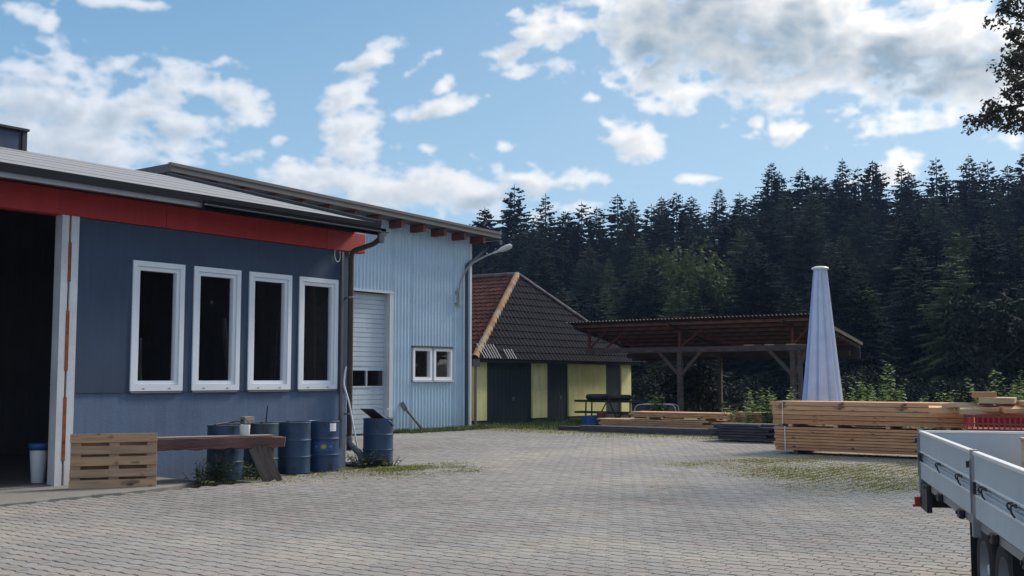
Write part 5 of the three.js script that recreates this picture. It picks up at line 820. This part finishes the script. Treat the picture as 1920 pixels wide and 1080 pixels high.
// the near tree whose branches hang in from the right
{
  const t = thing('overhanging_tree', 'dark leafy tree branch hanging in at the upper right corner', 'tree', V(14.4, 0, -23), 0), r = rng(601), S = triSoup(), limbs = [];
  const trunk = [V(0, 0, 0), V(0.1, 3, 0), V(-0.1, 6, 0.1), V(-0.2, 9, 0), V(0, 12.5, 0)]; limbs.push(tube(trunk, 0.26, 20, 10));
  const W = (u, v, d) => { const X = (u - 960) / 2080, Yy = (540 - v) / 2080, p = 0.0815, k = d / (Math.cos(p) - Math.sin(p) * Yy); return V(X * k, 1.63 + (Math.cos(p) * Yy + Math.sin(p)) * k, -d).sub(t.position); };
  // boughs as seen: end points in the picture at the tree's own distance
  const boughs = [[[1990, 150], [1930, 195], [1870, 205], [1835, 235], 22.2], [[2010, 120], [1950, 130], [1905, 128], [1885, 110], 22.6], [[2010, 60], [1940, 40], [1900, 25], [1870, 18], 22.0], [[2000, 200], [1945, 215], [1905, 228], [1880, 240], 22.8], [[2020, 0], [1960, -30], [1920, -50], [1880, -60], 22.4], [[2000, 90], [1935, 90], [1900, 75], [1890, 60], 23.2], [[2000, 170], [1950, 165], [1915, 165], [1900, 160], 21.8]];
  for (const b of boughs) {
    const d = b[4], c = b.slice(0, 4).map(([u, v]) => W(u, v, d)); limbs.push(tube([V(-0.15, c[0].y - 1.2, 0), ...c], 0.035, 18, 6));
    for (let i = 0; i < 26; i++) { const f = 0.15 + 0.88 * Math.pow(r(), 0.8), k = Math.min(2, Math.floor(f * 3)), p = c[k].clone().lerp(c[k + 1], clamp(f * 3 - k, 0, 1.05)).add(V((r() - 0.5) * 0.45, (r() - 0.55) * 0.42, (r() - 0.5) * 0.6)); leafCloud(S, r, p, 0.2, 0.15, 0.2, 26, 0.085, 0.05); limbs.push(rod(c[k].clone().lerp(c[k + 1], clamp(f * 3 - k - 0.15, 0, 1)), p, 0.008, 0.004, 4)); }
  }
  for (let i = 0; i < 60; i++) { const a = r() * 6.28, q = 1.0 + r() * 3.0, p = V(0.8 + Math.cos(a) * q, 7 + r() * 6.5, Math.sin(a) * q); if (p.x < -1.2) p.x = -p.x; leafCloud(S, r, p, 0.8, 0.6, 0.8, 55, 0.2, 0.2); if (i % 4 === 0) limbs.push(rod(V(0, p.y - 1.5, 0), p, 0.07, 0.02, 6)); }
  part(t, 'crown', LEAF.nearTree, S.geo()); part(t, 'trunk', M.bark, limbs);
}

// ---------- grass in the joints and along the walls ----------
{
  const R = rng(701), S = triSoup();
  for (let k = 0; k < 6; k++) { const a = R() * 6.28, l = 0.5 + R() * 0.5, lean = 0.3 + R() * 0.5, w = 0.07, c = Math.cos(a), s = Math.sin(a), m = V(c * lean * 0.4, l * 0.6, s * lean * 0.4), e = V(c * lean, l, s * lean); S.tri(V(-s * w, 0, c * w), V(s * w, 0, -c * w), m.clone().add(V(s * w * 0.7, 0, -c * w * 0.7))); S.tri(V(-s * w, 0, c * w), m.clone().add(V(s * w * 0.7, 0, -c * w * 0.7)), m.clone().add(V(-s * w * 0.7, 0, c * w * 0.7))); S.tri(m.clone().add(V(-s * w * 0.7, 0, c * w * 0.7)), m.clone().add(V(s * w * 0.7, 0, -c * w * 0.7)), e); }
  const g = S.geo();
  function field(name, label, count, pick, h0, h1, tint) {
    const im = shadows(new THREE.InstancedMesh(g, LEAF.grass, count)), o = new THREE.Object3D(), c = new THREE.Color(); let n = 0, tries = 0;
    while (n < count && tries++ < count * 60) { const q = pick(); if (!q) continue; const [p, f] = q, h = lerp(h0, h1, R() * R()) * (0.6 + f * 0.6); o.position.copy(p); o.rotation.y = R() * 6.28; o.scale.set(h * 0.9, h, h * 0.9); o.updateMatrix(); im.setMatrixAt(n, o.matrix); const t = 0.7 + R() * 0.6; im.setColorAt(n++, c.setRGB(t * tint[0] * (0.9 + R() * 0.4), t * tint[1], t * tint[2])); }
    im.count = n; im.name = name; info(im, label, 'grass', undefined, 'stuff'); scene.add(im);
  }
  const snap = (s, o) => { if (R() < 0.55) s = Math.round(s / PW) * PW + (R() - 0.5) * 0.012; else o = Math.round(o / PL) * PL + (R() - 0.5) * 0.012; return Y(s, -0.012, o); };
  // joints: three patches and a sparse scatter, thinned by noise
  field('joint_grass', 'short yellow green grass growing in the paver joints before the timber', 60000, () => {
    const d = 12 + R() * 18, x = 0 + R() * 10, e = Math.hypot((x - 5.7) / 3.3, (d - 19.8) / 6.2) + (fbm3(x * 0.9, 2, d * 0.9, 3) - 0.5) * 1.5; if (e > 1.15 || R() > Math.pow(1.15 - e, 1.4)) return null; const [s, o] = toYard(x, d); if (!inYard(s, o)) return null; return [snap(s, o), 1 - e];
  }, 0.014, 0.052, [1.45, 1.4, 1.0]);
  field('yard_edge_grass', 'strip of short grass along the far edge of the paving', 14000, () => { const s = 10.2 + R() * 4.6, o = -7.2 + R() * 13, e = sstep(10.6, 13.2, s + 0.12 * (o + 6) + (fbm3(s, 4, o, 2) - 0.5) * 2.2); if (R() > e) return null; return [Y(s, -0.02, o), e]; }, 0.025, 0.075, [1.4, 1.4, 1.0]);
  field('wall_foot_grass', 'green grass and weeds at the foot of the hall and garage', 9000, () => { if (R() < 0.35) { const s = 9.4 + R() * 4.5, o = -7.4 + R() * R() * 0.9; return [Y(s, -0.03, o), 0.6]; } const s = 13.6 + R() * 8, o = -8.6 + R() * 5; if (s > 17.5 && o > -6.5) return null; return [Y(s, -0.08, o), 1]; }, 0.06, 0.22, [0.45, 0.68, 0.6]);
  field('corner_grass', 'grass tufts and moss around the drums at the workshop corner', 15000, () => { const s = -4.6 + R() * 7.2, o = 0.4 + R() * 3.6, e = Math.hypot((s + 0.7) / 2.8, (o - 1.7) / 1.6) + (fbm3(s * 1.6, 7, o * 1.6, 3) - 0.5) * 1.3; const strip = s < -1 && o > 1.0 && o < 1.5; if (!strip && (e > 1 || R() > 1.1 - e)) return null; if (strip && R() > 0.35) return null; return [o > 1.25 ? snap(s, o) : Y(s, -0.05, o), 1 - Math.min(e, 0.8)]; }, 0.015, 0.065, [1.15, 1.2, 0.9]);
}
scene.fog = new THREE.FogExp2(new THREE.Color(0.40, 0.58, 1.0), 0.00028);
console.log('spruces', treeCount);
renderer.render(scene, camera);
